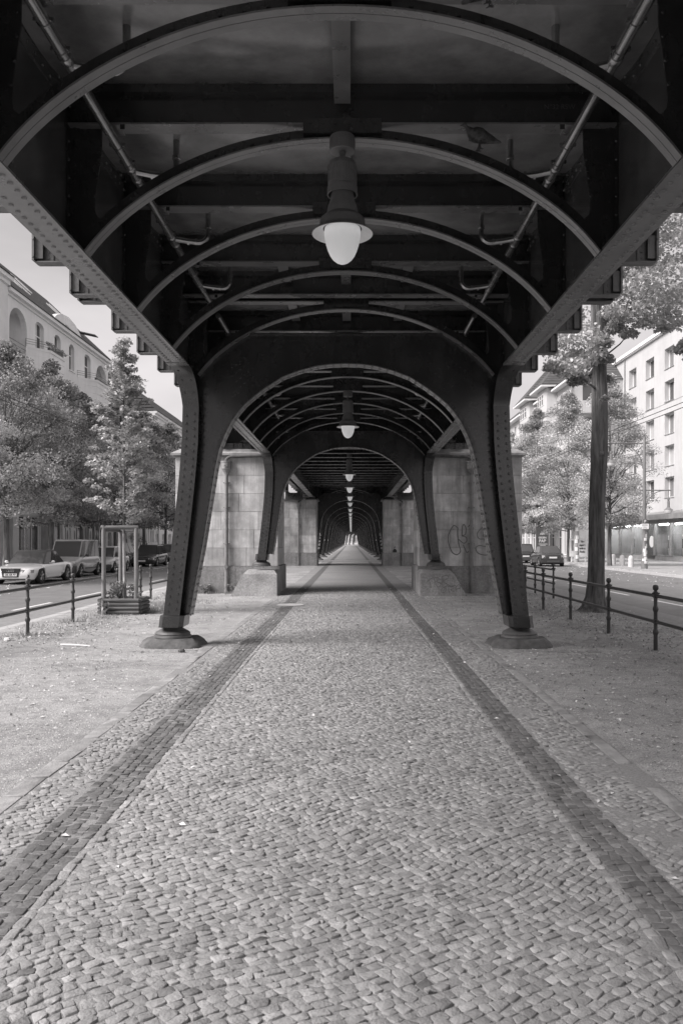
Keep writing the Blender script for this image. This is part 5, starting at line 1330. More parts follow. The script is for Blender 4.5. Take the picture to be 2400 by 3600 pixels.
def window(parent, X, n, ya, yb, za, zb, deep=.22, transom=.66, mull=1, sill=False, glass='glass', fw=.07, frame='frame'):
    Xf = X - n * deep; mb = MB(); xa, xb = sorted((Xf, Xf - n * .06))
    mb.box(xa, xb, ya, yb, za, za + fw); mb.box(xa, xb, ya, yb, zb - fw, zb); mb.box(xa, xb, ya, ya + fw, za + fw, zb - fw); mb.box(xa, xb, yb - fw, yb, za + fw, zb - fw)
    for k in range(mull): ym = ya + (yb - ya) * (k + 1) / (mull + 1); mb.box(xa, xb, ym - fw * .6, ym + fw * .6, za + fw, zb - fw)
    if transom: zt = za + (zb - za) * transom; xc, xd = sorted((Xf + n * .004, Xf - n * .056)); mb.box(xc, xd, ya + fw, yb - fw, zt - fw * .5, zt + fw * .5)
    w = mb.build('window', frame, parent, smooth=False)
    p = MB(); Xp = Xf - n * .04; p.add([(Xp, ya + .01, za + .01), (Xp, yb - .01, za + .01), (Xp, yb - .01, zb - .01), (Xp, ya + .01, zb - .01)], [(0, 1, 2, 3) if n > 0 else (3, 2, 1, 0)]); p.build('pane', glass, w, smooth=False)
    if sill: s = MB(); xa, xb = sorted((X - n * .05, X + n * .08)); s.box(xa, xb, ya - .08, yb + .08, za - .07, za - .003); s.build('sill', 'trim', w, smooth=False)
    return w
def pitched(parent, xe, xr, ze, zr, y0, y1, m='tiles', hip0=0, hip1=0, xback=None):
    xb = xback if xback is not None else 2 * xr - xe; mb = MB()
    vs = [(xe, y0, ze), (xe, y1, ze), (xr, y1 - hip1, zr), (xr, y0 + hip0, zr), (xb, y0, ze), (xb, y1, ze)]
    mb.add(vs, [(0, 1, 2, 3), (4, 3, 2, 5), (0, 3, 4), (1, 5, 2), (0, 4, 5, 1)]); return mb.build('roof', m, parent, smooth=False)
XL = -20.5
# --- left: main apartment house
b = thing('apartment_house', 'pale rendered house with tiled roof, curved gable and bay balconies above the left trees', 'house', (XL, 57.5, 0), 'houses along the left street')
y0, y1, ZE = 47.4, 67.5, 16.7
top = [(48.0, 50.6, 12.9, 15.95, 1.1), (52.0, 53.4, 13.8, 16.0, .3), (55.3, 56.5, 13.9, 16.0, .35), (58.2, 59.3, 14.1, 16.05, .4), (61.5, 63.0, 13.9, 16.1, .35), (64.4, 67.0, 12.9, 16.0, 1.1)]
low = []
for zf in (10.1, 6.7):
    low += [(48.3, 49.5, zf, zf + 2.0, .25), (58.2, 59.3, zf, zf + 1.9, .3), (66.0, 67.0, zf, zf + 2.0, .25)]
shop = [(47.7, 48.5, .1, 3.1), (49.4, 52.9, .35, 3.2), (54.6, 56.9, .3, 3.2), (57.4, 58.6, -.05, 3.2), (59.2, 61.6, .3, 3.2), (62.3, 66.8, .3, 3.2)]
facade(b, XL, 1, y0, y1, -.07, ZE, top + low + shop, 'render', back=10)
for o in top:
    if o[4] > 1: 
        mb = MB(); mb.box(XL - 1.499, XL - 1.45, o[0] + .5, o[0] + 1.3, 12.92, 15.2); mb.build('loggia_door', 'glass_curtain', b, smooth=False)
        mb = MB()
        for z in (13.3, 13.6, 13.85): mb.tube([(XL + .02, o[0], z), (XL + .02, o[1], z)], .018, 5)
        mb.build('railing', 'rail', b)
    else: window(b, XL, 1, *o[:4], transom=.6, glass='glass', sill=True)
for o in low: window(b, XL, 1, *o[:4], transom=.6, glass='glass_curtain', sill=True)
for k, o in enumerate(shop): window(b, XL, 1, *o[:4], deep=.15, transom=.8 if k in (3, 4) else 0, mull=(0, 2, 1, 0, 1, 3)[k], fw=.10)
mb = MB(); mb.box(XL + .002, XL + .06, 52.95, 54.55, -.06, 3.4); mb.build('shopfront', 'pave', b, smooth=False); mb = MB(); mb.box(XL + .002, XL + .05, 61.65, 62.25, -.06, 3.3); mb.build('shopfront', 'shop', b, smooth=False)
mb = MB(); mb.prism([(y0, ZE - .35), (y1, ZE - .35), (y1, ZE - .2), (y0, ZE - .2)], 'yz', XL + .002, XL + .12); mb.prism([(y0, ZE - .195), (y1, ZE - .195), (y1, ZE + .02), (y0, ZE + .02)], 'yz', XL + .002, XL + .36); mb.build('cornice', 'trim', b, smooth=False); mb = MB(); mb.box(XL + .002, XL + .14, y0, y1, 3.55, 3.8); mb.build('string_course', 'trim', b, smooth=False)
mb = MB(); mb.prism([(54.5, ZE + .03), (60.6, ZE + .03), (59.9, 17.15), (58.9, 17.55), (57.5, 17.72), (56.2, 17.6), (55.2, 17.25)], 'yz', XL - .25, XL + .2); mb.prism([(56.9, 17.0), (57.6, 17.0), (57.6, 17.5), (56.9, 17.5)], 'yz', XL + .2, XL + .24); mb.build('gable', 'render', b, smooth=False)
rf = pitched(b, XL + .45, XL - 5.2, ZE + .03, 22.0, y0, y1)
for ya, f0, f1, w in ((49.3, .45, .68, .9), (52.2, .3, .75, .7), (53.6, .3, .75, .7), (56.6, .5, .72, .8), (61.5, .35, .6, .8), (63.5, .3, .7, .7)):
    mb = MB(); P = lambda f, dz: (XL + .45 - 5.65 * f, ZE + .03 + 5.27 * f + dz)
    (xa, za), (xb, zb) = P(f0, .08), P(f1, .08); (xc, zc), (xd, zd) = P(f0, -.02), P(f1, -.02)
    mb.loft([[(xc, ya, zc), (xc, ya + w, zc), (xd, ya + w, zd), (xd, ya, zd)], [(xa, ya, za), (xa, ya + w, za), (xb, ya + w, zb), (xb, ya, zb)]]); s_ = mb.build('skylight', 'frame', rf, smooth=False)
    mb = MB(); mb.add([(xa, ya + .1, za + .012), (xa, ya + w - .1, za + .012), (xb, ya + w - .1, zb + .012), (xb, ya + .1, zb + .012)], [(0, 1, 2, 3)]); mb.build('pane', 'glass_curtain', rf, smooth=False)
mb = MB(); mb.loft([[(XL - .75, 62.2, 17.92), (XL - .75, 63.0, 17.92), (XL + .6, 63.0, 17.62), (XL + .6, 62.2, 17.62)], [(XL - .75, 62.2, 17.99), (XL - .75, 63.0, 17.99), (XL + .6, 63.0, 17.69), (XL + .6, 62.2, 17.69)]]); mb.build('open_skylight', 'darkpanel', b, smooth=False)
for ya, yb in ((50.4, 55.7), (59.9, 65.6)):
    mb = MB(); ring = [(XL + .003, ya), (XL + 1.05, ya + 1.3), (XL + 1.05, yb - 1.5), (XL + .003, yb)]
    def R_(z, e=0): return [(x + (e if x > XL + .5 else 0), y + (0 if x > XL + .5 else 0), z) for x, y in ring]
    mb.loft([R_(3.9, -.3), R_(4.5), R_(13.75), R_(13.75)]); 
    for z in [4.6 + .55 * k for k in range(17)]:
        if 6.7 < z < 8.6 or 10.1 < z < 12.0: continue
        mb.loft([R_(z, .001), R_(z + .01, .03), R_(z + .5, .03), R_(z + .51, .001)])
    mb.loft([R_(13.76, .08), R_(13.92, .1)]); bay = mb.build('bay', 'render', b, smooth=False)
    for zf in (10.1, 6.7): window(bay, XL + 1.08, 1, ya + 1.7, yb - 1.9, zf, zf + 1.9, deep=-.02, transom=.6, mull=1, glass='glass_curtain')
    mb = MB()
    for z in (14.1, 14.25, 14.4): mb.tube([(x, y, z) for x, y, _ in R_(0, -.04)], .012, 5)
    for (x, y, _) in R_(0, -.04): mb.tube([(x, y, 13.9), (x, y, 14.4)], .013, 5)
    mb.build('balcony_railing', 'rail', bay)
    mb = MB(); mb.box(XL + .86, XL + 1.0, ya + 1.4, yb - 1.6, 13.95, 14.15); mb.build('flower_box', 'darkpanel', bay, smooth=False)
    if ya < 55:
        r = np.random.default_rng(int(ya)); C = np.stack([np.full(260, XL + .95) + r.normal(0, .1, 260), r.uniform(ya + .9, yb - .9, 260), 14.2 + .25 * r.random(260)], 1); V, T = leaf_quads(C, .16, .6, .3, r=r); o = np_mesh('flowers', V, [T], 'leaf', np.full(len(V), 1.0), bay); o['kind'] = 'stuff'
# posters with pale fruit-like motifs in the shop windows
for k, (px, w, lab) in enumerate(((248, .6, 'first'), (271, .9, 'second'), (328, .8, 'third'))):
    Y = 2800 * 20.55 / (1234 - px) - .2; t = thing('poster', lab + ' pale fruit poster in the left shop windows, counted from the grey van', 'poster', (XL, Y, 1.6), 'posters in the shop window')
    mb = MB(); mb.box(XL - .13, XL - .115, Y - w / 2, Y + w / 2, 1.15, 2.55); mb.build('sheet', 'paper', t, smooth=False); mb = MB(); mb.prism([(Y + .26 * w * math.cos(a), 1.95 + .42 * math.sin(a)) for a in [2 * PI * q / 18 for q in range(18)]], 'yz', XL - .1145, XL - .11); mb.prism([(Y + .1 * w * math.cos(a), 1.95 + .18 * math.sin(a)) for a in [2 * PI * q / 12 for q in range(12)]], 'yz', XL - .1095, XL - .106); mb.build('drawing', 'shop', t, smooth=False)
# --- left: neighbours
def plain_house(label, X, n, y0, y1, ze, floors, zfl, wins, m, roof=None, glass='glass_curtain', back=10, cornice=True, group='houses along the left street', hgt=1.8, wz=1.0, mull=1, deep=.2):
    b = thing('apartment_house', label, 'house', (X, (y0 + y1) / 2, 0), group); ops = []
    for zf in floors:
        for (ya, yb) in wins: ops.append((ya, yb, zf, zf + hgt))
    facade(b, X, n, y0, y1, -.07, ze, ops, m, back=back, reveal=deep + .08)
    for o in ops: window(b, X, n, *o[:4], deep=deep, transom=.62, mull=mull, glass=glass, sill=True)
    if cornice:
        mb = MB(); xa, xb = sorted((X + n * .003, X + n * .35)); mb.box(xa, xb, y0, y1, ze - .22, ze + .02); mb.build('cornice', 'trim', b, smooth=False); mb = MB(); xa, xb = sorted((X + n * .003, X + n * .15)); mb.box(xa, xb, y0, y1, ze - .45, ze - .225); mb.build('string_course', 'trim', b, smooth=False)
    if roof: pitched(b, X + n * .45, X - n * roof[0], ze + .025, ze + roof[1], y0, y1)
    return b
wl = lambda a, b, st, w: [(a + st * k, a + st * k + w) for k in range(int((b - a) / st) + 1) if a + st * k + w < b]
plain_house('house at the far left picture edge with projecting eaves gutter', XL + .2, 1, 39, 47.35, 17.2, (13.6, 10.1, 6.7, .6), 3.4, wl(39.6, 47.2, 2.6, 1.2), 'render3', (5, 3.2))
plain_house('lower house with dark tiled roof behind the pointed young tree', XL - .3, 1, 67.55, 83, 12.4, (9.6, 6.3, 3.2, .5), 3.3, wl(68.3, 82.8, 2.4, 1.2), 'render3', (4.8, 5.2))
plain_house('long house with skylit tiled roof just left of the left near column', XL, 1, 83.05, 116, 15.1, (12.3, 9.2, 6.1, .5), 3.1, wl(84, 115, 2.9, 1.3), 'render', (4.6, 4.2))
t = thing('garden_wall', 'low pale panelled wall far left, behind the leaning tree trunk', 'wall', (-19.8, 72, 0)); mb = MB(); mb.box(-19.9, -19.7, 67, 82, -.07, 1.4)
for k in range(14): mb.box(-19.72, -19.66, 67.2 + k * 1.06, 67.3 + k * 1.06, 1.405, 2.6)
mb.box(-19.9, -19.6, 67, 82, 2.6, 2.7); mb.build('panels', 'trim', t, smooth=False)
for s_, X_ in ((-1, -27), (1, 27)):                  # unseen low houses, added to keep bright sky out of the steel's reflections
    b = thing('apartment_house', 'unseen low house added on the ' + ('left' if s_ < 0 else 'right') + ' street behind the photographer, darkening reflections', 'house', (X_, -40, 0), 'houses along the ' + ('left' if s_ < 0 else 'right') + ' street')
    facade(b, X_, -s_, -90, 6, -.07, 9.0, [(y, y + 1.4, z, z + 1.9) for y in range(-86, 4, 4) for z in (1.0, 4.2)], 'shop'); mb = MB(); mb.add([(X_ + s_ * .3, -90, 0), (X_ + s_ * .3, 6, 0), (X_ + s_ * .3, 6, 9), (X_ + s_ * .3, -90, 9)], [(0, 1, 2, 3)]); mb.build('panes', 'glass', b, smooth=False)
    pitched(b, X_ - s_ * .4, X_ + s_ * 4, 9.02, 11.5, -90, 6)
# --- right: modern block with deep square windows
XR = 27.0
b = thing('apartment_block', 'plain white modern block with deep square windows above a shop at the right edge', 'house', (XR, 70, 0), 'houses along the right street')
ops = [(y, y + 2.0, z - 1.75, z) for z in (18.0, 15.2, 12.4, 9.7, 7.0) for y in (57.7, 62.1, 66.5, 70.9, 75.3, 79.7)]
facade(b, XR, -1, 55.5, 83, -.07, 19.4, ops, 'render2', back=12, reveal=.5)
for k, o in enumerate(ops): window(b, XR, -1, *o, deep=.40, transom=0, mull=1, sill=False, glass=('glass_curtain', 'glass', 'glass_curtain', 'glass_pale')[(k * 7 + k // 6) % 4], fw=.09)
for yy in (60.9, 78.3):
    mb = MB(); mb.tube([(XR - .08, yy, 19.3), (XR - .08, yy, 4.0)], .05, 8); mb.build('downpipe', 'shop', b)
mb = MB(); mb.box(XR - .22, XR + 12, 55.4, 83.1, 19.41, 19.62); mb.box(XR - .3, XR - .225, 55.4, 83.1, 19.5, 19.8); mb.build('eaves', 'trim', b, smooth=False)
mb = MB()
for o in ops: mb.box(XR - .05, XR + .36, o[0] - .02, o[1] + .02, o[2] - .05, o[2] - .002)
mb.build('sills', 'shop', b, smooth=False)
mb = MB(); mb.box(XR - .012, XR - .002, 55.5, 83, 13.3, 13.34); mb.build('expansion_joint', 'shop', b, smooth=False)
mb = MB(); mb.box(XR - .9, XR + 2.3, 83.3, 86, 12, 20.7); mb.build('roof_house', 'render2', b, smooth=False)
for ln, z in (('AWIII', 20.3), ('ASTRE', 19.8)): text_obj('graffiti', ln, .5, (XR + .3, 83.29, z), (PI / 2, 0, 0), b, 'shop', .003)
# shop on the ground floor
XS = 25.4
s = thing('shop_pavilion', 'low dark panelled shop with lit display windows in front of the white block', 'shop', (XS, 70, 0))
mb = MB(); zt = 3.75
mb.box(XS, XR - .01, 54, 84, 3.0, 3.35); mb.box(XS + .2, XR - .02, 54, 84, -.07, .35); mb.build('base', 'shop', s, smooth=False); mb = MB(); mb.box(XS + 1.2, XS + 1.25, 54, 84, .36, 2.99); mb.build('back_wall', 'pave', s, smooth=False); mb = MB()
for y in (56.9, 60.2, 63.6, 66.9, 68.9, 72.3, 75.6, 78.9, 82.2): mb.box(XS + .06, XS + .3, y - .12, y + .12, .355, 2.995)
mb.build('wall', 'shop', s, smooth=False)
mb = MB(); mb.box(XS - .45, XR - .01, 54, 84, 3.36, 3.55); mb.box(XS - .5, XS - .455, 54, 84, 3.3, 3.72); mb.loft([[(XS - .44, 54, 3.56), (XS - .44, 84, 3.56), (XR - .02, 84, 3.56), (XR - .02, 54, 3.56)], [(XS - .40, 54, 3.62), (XS - .40, 84, 3.62), (XR - .02, 84, 4.1), (XR - .02, 54, 4.1)]]); mb.build('canopy', 'shop', s, smooth=False)
mb = MB()
for k in range(22): y = 54.6 + 1.36 * k; mb.box(XS - .03, XS - .003, y, y + 1.3, 3.02, 3.33)
mb.build('fascia_panels', 'pave', s, smooth=False)
for ya, yb in ((54.1, 56.7), (57.1, 60.0), (60.4, 63.4), (63.8, 66.7), (69.1, 72.1), (72.5, 75.4), (75.8, 78.7), (79.1, 82.0)):
    mb = MB(); mb.add([(XS + .12, ya, .4), (XS + .12, yb, .4), (XS + .12, yb, 2.96), (XS + .12, ya, 2.96)], [(3, 2, 1, 0)]); mb.build('display_window', 'display_glass', s, smooth=False)
    mb = MB(); mb.box(XS + .35, XS + .5, ya + .2, yb - .2, 2.86, 2.95); mb.build('strip_light', 'tube_light', s, smooth=False)
mb = MB()
for k in range(13): mb.box(XS + .14, XS + .17, 67.05 + .14 * k, 67.08 + .14 * k, .05, 2.95)
for k in range(18): mb.box(XS + .175, XS + .19, 67, 68.8, .1 + .16 * k, .125 + .16 * k)
mb.build('roller_grille', 'darkpanel', s, smooth=False)
mb = MB(); mb.lathe((XS + .12, 67.5, 1.5), [(.5, -.02), (.5, 0), (.2, 0)], 22, 'x'); mb.build('door_emblem', 'paper', s, smooth=False)
def mannequin(label, y, h, m1, m2, seed):
    t = thing('mannequin', label, 'mannequin', (XS + .7, y, .4), 'clothes dummies in the shop window'); rr = random.Random(seed); X = XS + .7; mb = MB()
    prof = [(.05, .10, .06), (.30, .11, .08), (.62, .17, .11), (.85, .15, .10), (1.05, .13, .10), (1.30, .19, .11), (1.40, .20, .09), (1.44, .06, .06), (1.50, .055, .055), (1.55, .07, .09), (1.66, .075, .10), (1.75, .03, .04)]
    mb.loft([[(X + b * math.sin(2 * PI * k / 12), y + a * math.cos(2 * PI * k / 12), .36 + z * h) for k in range(12)] for z, a, b in prof]); mb.build('figure', m1, t, angle=60)
    mb = MB(); mb.loft([[(X + (b + .02) * math.sin(2 * PI * k / 12), y + (a + .035) * math.cos(2 * PI * k / 12), .36 + z * h) for k in range(12)] for z, a, b in prof[2:7]]); mb.build('garment', m2, t, angle=60)
for k, (y, h, m1, m2, lab) in enumerate(((62.4, 1.0, 'paper', 'ink', 'clothes dummy in a dark coat, next to the shop grille on its right'), (61.2, .95, 'shop', 'paper', 'clothes dummy in a pale top in the window right of the lamp post'), (59.0, 1.0, 'paper', 'darkpanel', 'clothes dummy in grey near the right picture edge of the shop window'), (58.0, .9, 'shop', 'concrete', 'clothes dummy in pale skirt at the right picture edge'), (73.6, 1.0, 'shop', 'ink', 'clothes dummy in black coat left of the shop grille'), (71.0, .95, 'paper', 'darkpanel', 'clothes dummy in grey dress left of the shop grille'), (65.2, .95, 'paper', 'shop', 'clothes dummy in mid-grey right beside the shop grille'))): mannequin(lab, y, h, m1, m2, k)
# --- right: older tiled house with two hipped bays
XO_ = 22.0
b = thing('apartment_house', 'older white house with steep tiled hip roofs over two curved bays, right of the viaduct', 'house', (XO_, 95, 0), 'houses along the right street')
ops = [(y, y + 1.1, z, z + 1.9) for z in (14.9, 11.7, 8.4, 5.0) for y in (80.2, 82.4, 91.2, 100.6, 103, 106)] + [(y, y + 2, .2, 3.0) for y in (80, 83, 86, 89, 92, 95, 98, 101, 104)]
facade(b, XO_, -1, 79, 118, -.07, 17.6, ops, 'render2', back=10)
for o in ops: window(b, XO_, -1, *o, transom=.62, glass='glass_curtain' if o[2] > 3 else 'glass', sill=True)
mb = MB(); mb.box(XO_ - .7, XO_ - .003, 79, 118, 17.4, 17.62); mb.build('eaves', 'trim', b, smooth=False)
pitched(b, XO_ - .75, XO_ + 3.6, 17.63, 21.2, 78.9, 118, hip0=4.5)
for ya, yb, X0_ in ((85.1, 89.4, 20.8), (93.4, 98.6, 20.8)):
    mb = MB(); ring = [(XO_ - .004, ya - .2), (X0_ + .15, ya), (X0_, ya + .8), (X0_, yb - .8), (X0_ + .15, yb), (XO_ - .004, yb + .2)]
    mb.loft([[(x, y, z) for x, y in ring] for z in (3.8, 17.9)]); bay = mb.build('bay', 'render2', b, angle=20)
    for z, h in ((16.2, 1.2), (12.4, 2.6), (8.6, 2.6)):
        for k in range(3): yy = ya + .75 + k * (yb - ya - 1.5) / 3; window(bay, X0_, -1, yy + .06, yy + (yb - ya - 1.5) / 3 - .06, z, z + h, deep=-.05, transom=.6, mull=0, glass='glass', fw=.06)
    mb = MB(); e = .6; mb.loft([[(XO_ + 3, ya - e, 17.95), (X0_ - e, ya - e, 17.95), (X0_ - e, yb + e, 17.95), (XO_ + 3, yb + e, 17.95)], [(XO_ + 3, ya - e, 18.12), (X0_ - e, ya - e, 18.12), (X0_ - e, yb + e, 18.12), (XO_ + 3, yb + e, 18.12)]]); mb.build('bay_eaves', 'trim', bay, smooth=False)
    mb = MB(); ym = (ya + yb) / 2; mb.add([(XO_ + 3.5, ya - e, 18.13), (X0_ - e, ya - e, 18.13), (X0_ - e, yb + e, 18.13), (XO_ + 3.5, yb + e, 18.13), (XO_ + 1.6, ym, 22.2), (XO_ + 4, ym, 22.6)], [(0, 1, 4, 5), (1, 2, 4), (2, 3, 5, 4)]); mb.build('bay_roof', 'tiles', bay, smooth=False)
mb = MB(); mb.box(22.6, 24.6, 77.9, 78.99, 14.1, 15.3); mb.box(22.6, 24.6, 77.9, 78.99, 10.9, 12.1); mb.build('balcony', 'render2', b, smooth=False)
mb = MB(); mb.tube([(XO_ - .1, 78.93, 17.4), (XO_ - .1, 78.93, .1)], .06, 8); mb.build('downpipe', 'shop', b)
for z in (15.0, 11.8): 
    mb = MB(); mb.box(23.0, 24.2, 78.94, 78.985, z, z + 2.0); mb.build('balcony_door', 'glass', b, smooth=False)

# ------------------------------------------------------------------ street furniture
t = thing('street_lamp', 'tall lamp post with two hanging bell lamps and parking sign before the white block', 'street lamp', (17.35, 47, -.06))
x, y, z = 17.35, 47, -.06
mb = MB(); mb.lathe((x, y, z), [(.20, 0), (.19, .25), (.155, .45), (.15, .9), (.135, .95), (.125, 2.2), (.105, 3.0), (.10, 4.8), (.085, 4.9), (.08, 7.7), (.06, 7.75), (.06, 7.85), (.09, 7.9), (.04, 8.0), (.01, 8.06)], 16); p = mb.build('pole', 'globe_metal', t)
mb = MB(); rr = random.Random(3); zz = .3
while zz < 2.5:
    rad = .19 if zz < .45 else .157
    a0 = rr.uniform(-2.6, .2); w = rr.uniform(.5, 1.3); h = rr.uniform(.10, .26)
    mb.ribbon([(x + rad * math.cos(a0 + w * k / 5), y + rad * math.sin(a0 + w * k / 5), z + zz) for k in range(6)], [(x + rad * math.cos(a0 + w * k / 5), y + rad * math.sin(a0 + w * k / 5), z + zz + h) for k in range(6)]); zz += h * .55
mb.build('stickers', 'paper', t)
for s, za, L_ in ((-1, 7.4, 1.95), (1, 4.62, 1.42)):
    mb = MB(); mb.tube([(x - s * .3, y, z + za), (x + s * L_ * 1.12, y, z + za)], .035, 8); mb.tube([(x + s * .1, y, z + za - 1.5 * L_ / 1.95)] + [(x + s * (.1 + L_ * .75 * (1 - math.cos(PI / 2 * k / 8))), y, z + za - 1.5 * L_ / 1.95 * (1 - math.sin(PI / 2 * k / 8)) - .02) for k in range(1, 9)], .025, 7); mb.build('arm', 'globe_metal', t)
    mb = MB(); xl = x + s * L_; mb.lathe((xl, y, z + za), [(.02, .05), (.02, -.45), (.07, -.47), (.07, -.58), (.05, -.6), (.05, -.63), (.075, -.66), (.08, -1.0), (.11, -1.03), (.18, -1.10), (.24, -1.14), (.245, -1.16)], 16, caps=False); l_ = mb.build('lantern', 'globe_metal', t)
    mb = MB(); mb.lathe((xl, y, z + za), [(.235, -1.161), (.23, -1.24), (.20, -1.33), (.10, -1.37), (.02, -1.375)], 16); mb.build('lamp_bowl', 'concrete', l_)
mb = MB(); mb.box(x - .12, x + .10, y - .16, y - .14, z + 2.66, z + 2.90); sg = mb.build('parking_sign', 'darkpanel', t, smooth=False); o = text_obj('sign_text', 'P', .2, (x - .01, y - .165, z + 2.78), (PI / 2, 0, 0), t, 'whiteink', bold=.012); o.parent = sg
mb = MB(); mb.box(x - .22, x + .21, y - .17, y - .15, z + 2.33, z + 2.645); sg = mb.build('notice_sign', 'paper', t, smooth=False)
mb = MB()
for k, (w, zz) in enumerate(((.30, 2.585), (.33, 2.53), (.16, 2.45), (.24, 2.39))): mb.box(x - .03 - w / 2, x - .03 + w / 2, y - .174, y - .1705, z + zz - .010, z + zz + .010)
mb.build('notice_lines', 'shop', t, smooth=False)
for k, (px, d, lab) in enumerate(((2154, 55.3, 'leftmost of three pale round-topped bollards beside the lamp post'), (2185, 52.8, 'middle of three pale round-topped bollards beside the lamp post'), (2216, 50.2, 'rightmost of three pale round-topped bollards beside the lamp post'))):
    X = (px - 1234) * d / 2800 + CX; mb = MB(); mb.lathe((X, d, -.07), [(.185, 0), (.18, .06), (.165, .5), (.15, .6), (.11, .68), (.05, .72), (.01, .725)], 16); solid('bollard', mb, 'concrete', lab, 'bollard', group='bollards on the right pavement')
# poster stands on the right pavement
def board(name, label, px, d, w, z0, z1, m):
    X = (px - 1234) * d / 2800 + CX; t = thing(name, label, 'poster stand', (X, d, -.07)); mb = MB(); mb.box(X - w / 2, X + w / 2, d, d + .12, z0, z1)
    if z0 > .05:
        for q in (-1, 1): mb.box(X + q * w * .4 - .04, X + q * w * .4 + .04, d + .03, d + .09, -.07, z0)
    mb.build('board', m, t, smooth=False); return t, X
t, X = board('poster_stand', 'dark backlit-style poster column reading GEGEN PAP behind the black convertible', 1905, 67, 1.05, .5, 2.7, 'darkpanel')
for s_, sz, zz in (('AMI', .24, 2.15), ('GEGEN', .20, 1.83), ('PAP', .34, 1.55)): text_obj('poster_text', s_, sz, (X, 66.99, zz), (PI / 2, 0, 0), t, 'whiteink', .003, bold=.01)
mb = MB()
for w, zz in ((.75, 1.3), (.45, 1.2), (.6, .95), (.6, .85)): mb.box(X - w / 2 + .05, X + w / 2 + .05, 66.985, 66.995, zz - .025, zz + .025)
mb.build('poster_lines', 'whiteink', t, smooth=False)
t, X = board('poster_stand', 'white poster board with printed lines standing left of the big right trunk', 2032, 62, 1.35, .35, 1.75, 'paper')
for s_, sz, zz in (('The', .2, 1.5), ('mpire', .2, 1.24), ('trikes', .2, .98), ('Back.', .2, .72)): text_obj('poster_text', s_, sz, (X + .3, 61.99, zz), (PI / 2, 0, 0), t, 'ink', .003, bold=.008)
mb = MB(); mb.box(X - .55, X - .35, 61.985, 61.995, .8, 1.6); mb.box(X - .28, X - .1, 61.985, 61.995, .5, 1.2); mb.build('poster_pictures', 'shop', t, smooth=False)
t = thing('advertising_post', 'slim post plastered with pale bills, left of the white poster board', 'post', (17.3, 61, 0)); mb = MB(); mb.lathe((17.3, 61, -.07), [(.2, 0), (.2, 3.1), (.14, 3.2)], 12); mb.build('pole', 'pave', t); mb = MB(); rr = random.Random(8)
for k in range(9): a0 = rr.uniform(-2.6, -.6); zz = .2 + .3 * k; mb.ribbon([(17.3 + .206 * math.cos(a0 + .22 * j), 61 + .206 * math.sin(a0 + .22 * j), zz) for j in range(6)], [(17.3 + .206 * math.cos(a0 + .22 * j), 61 + .206 * math.sin(a0 + .22 * j), zz + .28) for j in range(6)])
mb.build('bills', 'paper', t)
t = thing('street_sign', 'small dark pictogram sign on a post above the dark estate car', 'sign', (-15.4, 64, 0)); mb = MB(); mb.tube([(-15.4, 64, -.07), (-15.4, 64, 3.9)], .035, 8); mb.build('pole', 'globe_metal', t); mb = MB(); mb.box(-15.75, -15.0, 63.92, 63.96, 3.3, 3.9); p = mb.build('panel', 'darkpanel', t, smooth=False); mb = MB(); mb.ball((-15.38, 63.91, 3.72), .09, 10, 6, (1, .15, 1)); mb.ball((-15.38, 63.91, 3.5), .14, 10, 6, (1.2, .12, .9)); mb.build('pictogram', 'paper', t)
# overhead wires
for s in (-1, 1):
    for z, lab in ((5.47, 'upper'), (5.33, 'lower')):
        X = s * 9.0 + .1; mb = MB(); pts = []
        for k in range(61): yy = 6 + 2.2 * k; f = (yy % 33) / 33; pts.append((X, yy, z - .12 * math.sin(PI * f)))
        mb.tube(pts, .011, 5, False); solid('overhead_wire', mb, 'ink', lab + ' of two thin overhead wires above the ' + ('left' if s < 0 else 'right') + ' street', 'wire', group='overhead wires above the streets')

# ------------------------------------------------------------------ light, sky, camera
sun_dir = Vector((-.665, -.29, .69)).normalized()
el = math.asin(sun_dir.z); az = math.atan2(sun_dir.x, sun_dir.y)
w = bpy.data.worlds.new('World'); SC.world = w; w.use_nodes = True; nt = w.node_tree; nt.nodes.clear(); L = nt.links.new
out = nn(nt, 'ShaderNodeOutputWorld'); bg = nn(nt, 'ShaderNodeBackground'); L(bg.outputs[0], out.inputs[0])
sky = nn(nt, 'ShaderNodeTexSky', sky_type='NISHITA'); sky.sun_disc = False; sky.sun_elevation = el; sky.sun_rotation = az; sky.air_density = 1.0; sky.dust_density = 3.0; sky.ozone_density = 1.0
bw = nn(nt, 'ShaderNodeRGBToBW'); L(sky.outputs[0], bw.inputs[0])
tc = nn(nt, 'ShaderNodeTexCoord'); mp = nn(nt, 'ShaderNodeMapping'); mp.inputs['Scale'].default_value = (1.4, 1.4, 3.2); L(tc.outputs['Generated'], mp.inputs[0])
nz = nn(nt, 'ShaderNodeTexNoise'); nz.inputs['Scale'].default_value = 1.6; nz.inputs['Detail'].default_value = 5; nz.inputs['Roughness'].default_value = .5; L(mp.outputs[0], nz.inputs['Vector'])
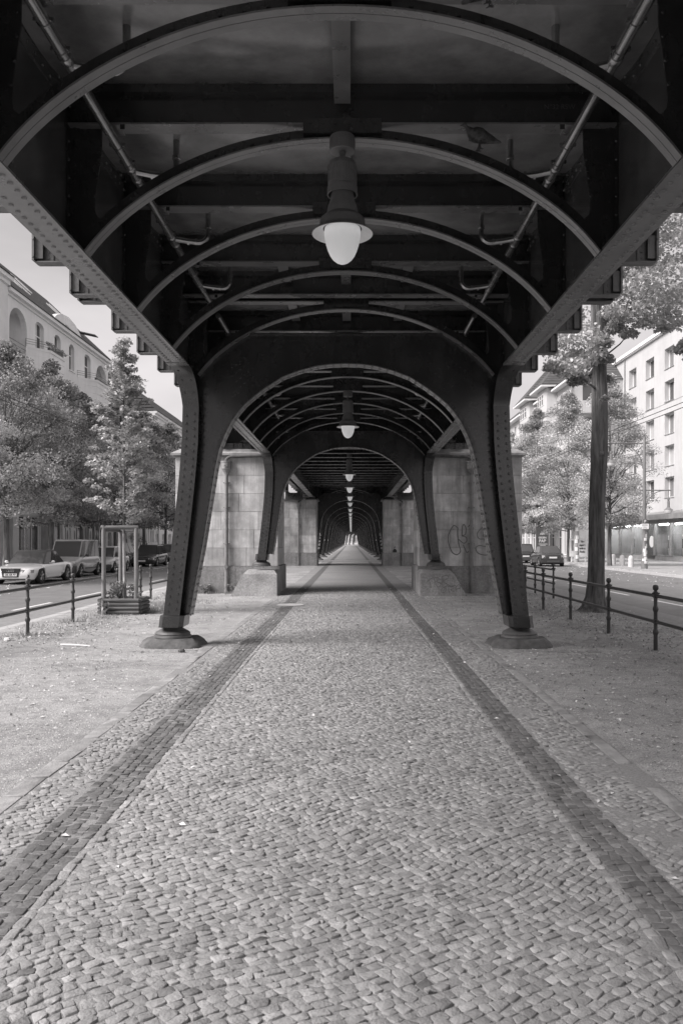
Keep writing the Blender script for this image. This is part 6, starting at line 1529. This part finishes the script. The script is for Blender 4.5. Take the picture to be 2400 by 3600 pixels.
cr = nn(nt, 'ShaderNodeValToRGB'); cr.color_ramp.elements[0].position = .35; cr.color_ramp.elements[1].position = .70; cr.color_ramp.elements[0].color = grey(.66); cr.color_ramp.elements[1].color = grey(1.08); L(nz.outputs[0], cr.inputs[0])
# thin overcast: the clear-sky gradient is evened out by cloud
mxs = nn(nt, 'ShaderNodeMix', data_type='RGBA'); mxs.inputs[0].default_value = .75; L(bw.outputs[0], mxs.inputs[6]); mxs.inputs[7].default_value = grey(SKYLEVEL)
mu = nn(nt, 'ShaderNodeMix', data_type='RGBA', blend_type='MULTIPLY'); mu.inputs[0].default_value = 1; L(mxs.outputs[2], mu.inputs[6]); L(cr.outputs[0], mu.inputs[7])
mu2 = nn(nt, 'ShaderNodeMix', data_type='RGBA', blend_type='MULTIPLY'); mu2.inputs[0].default_value = 1; L(mu.outputs[2], mu2.inputs[6]); mu2.inputs[7].default_value = (1.0, .955, .965, 1)
L(mu2.outputs[2], bg.inputs[0]); bg.inputs[1].default_value = .12
sl = bpy.data.lights.new('sun', 'SUN'); sl.energy = SUN; sl.angle = math.radians(33); sl.color = (1.0, .955, .95)
so = bpy.data.objects.new('sun', sl); COL.objects.link(so); so.rotation_euler = sun_dir.to_track_quat('Z', 'Y').to_euler(); so.location = (-30, -20, 40)
cd = bpy.data.cameras.new('camera'); cam = bpy.data.objects.new('camera', cd); COL.objects.link(cam); SC.camera = cam
cam.location = (CX, 0, CZ); cam.rotation_euler = (PI / 2, 0, 0); cd.sensor_fit = 'VERTICAL'; cd.sensor_height = 36; cd.sensor_width = 24; cd.lens = 28; cd.shift_x = -34 / 3600; cd.shift_y = 100 / 3600; cd.clip_start = .1; cd.clip_end = 2000
SC.view_settings.view_transform = 'Standard'; SC.view_settings.look = 'None'; SC.view_settings.gamma = 1; SC.view_settings.exposure = EXPO; SC.view_settings.use_curve_mapping = False
SC.cycles.max_bounces = 8; SC.cycles.diffuse_bounces = 5; SC.cycles.glossy_bounces = 3; SC.cycles.transmission_bounces = 4; SC.cycles.transparent_max_bounces = 6
SC.cycles.use_denoising = True; SC.cycles.sample_clamp_indirect = 4
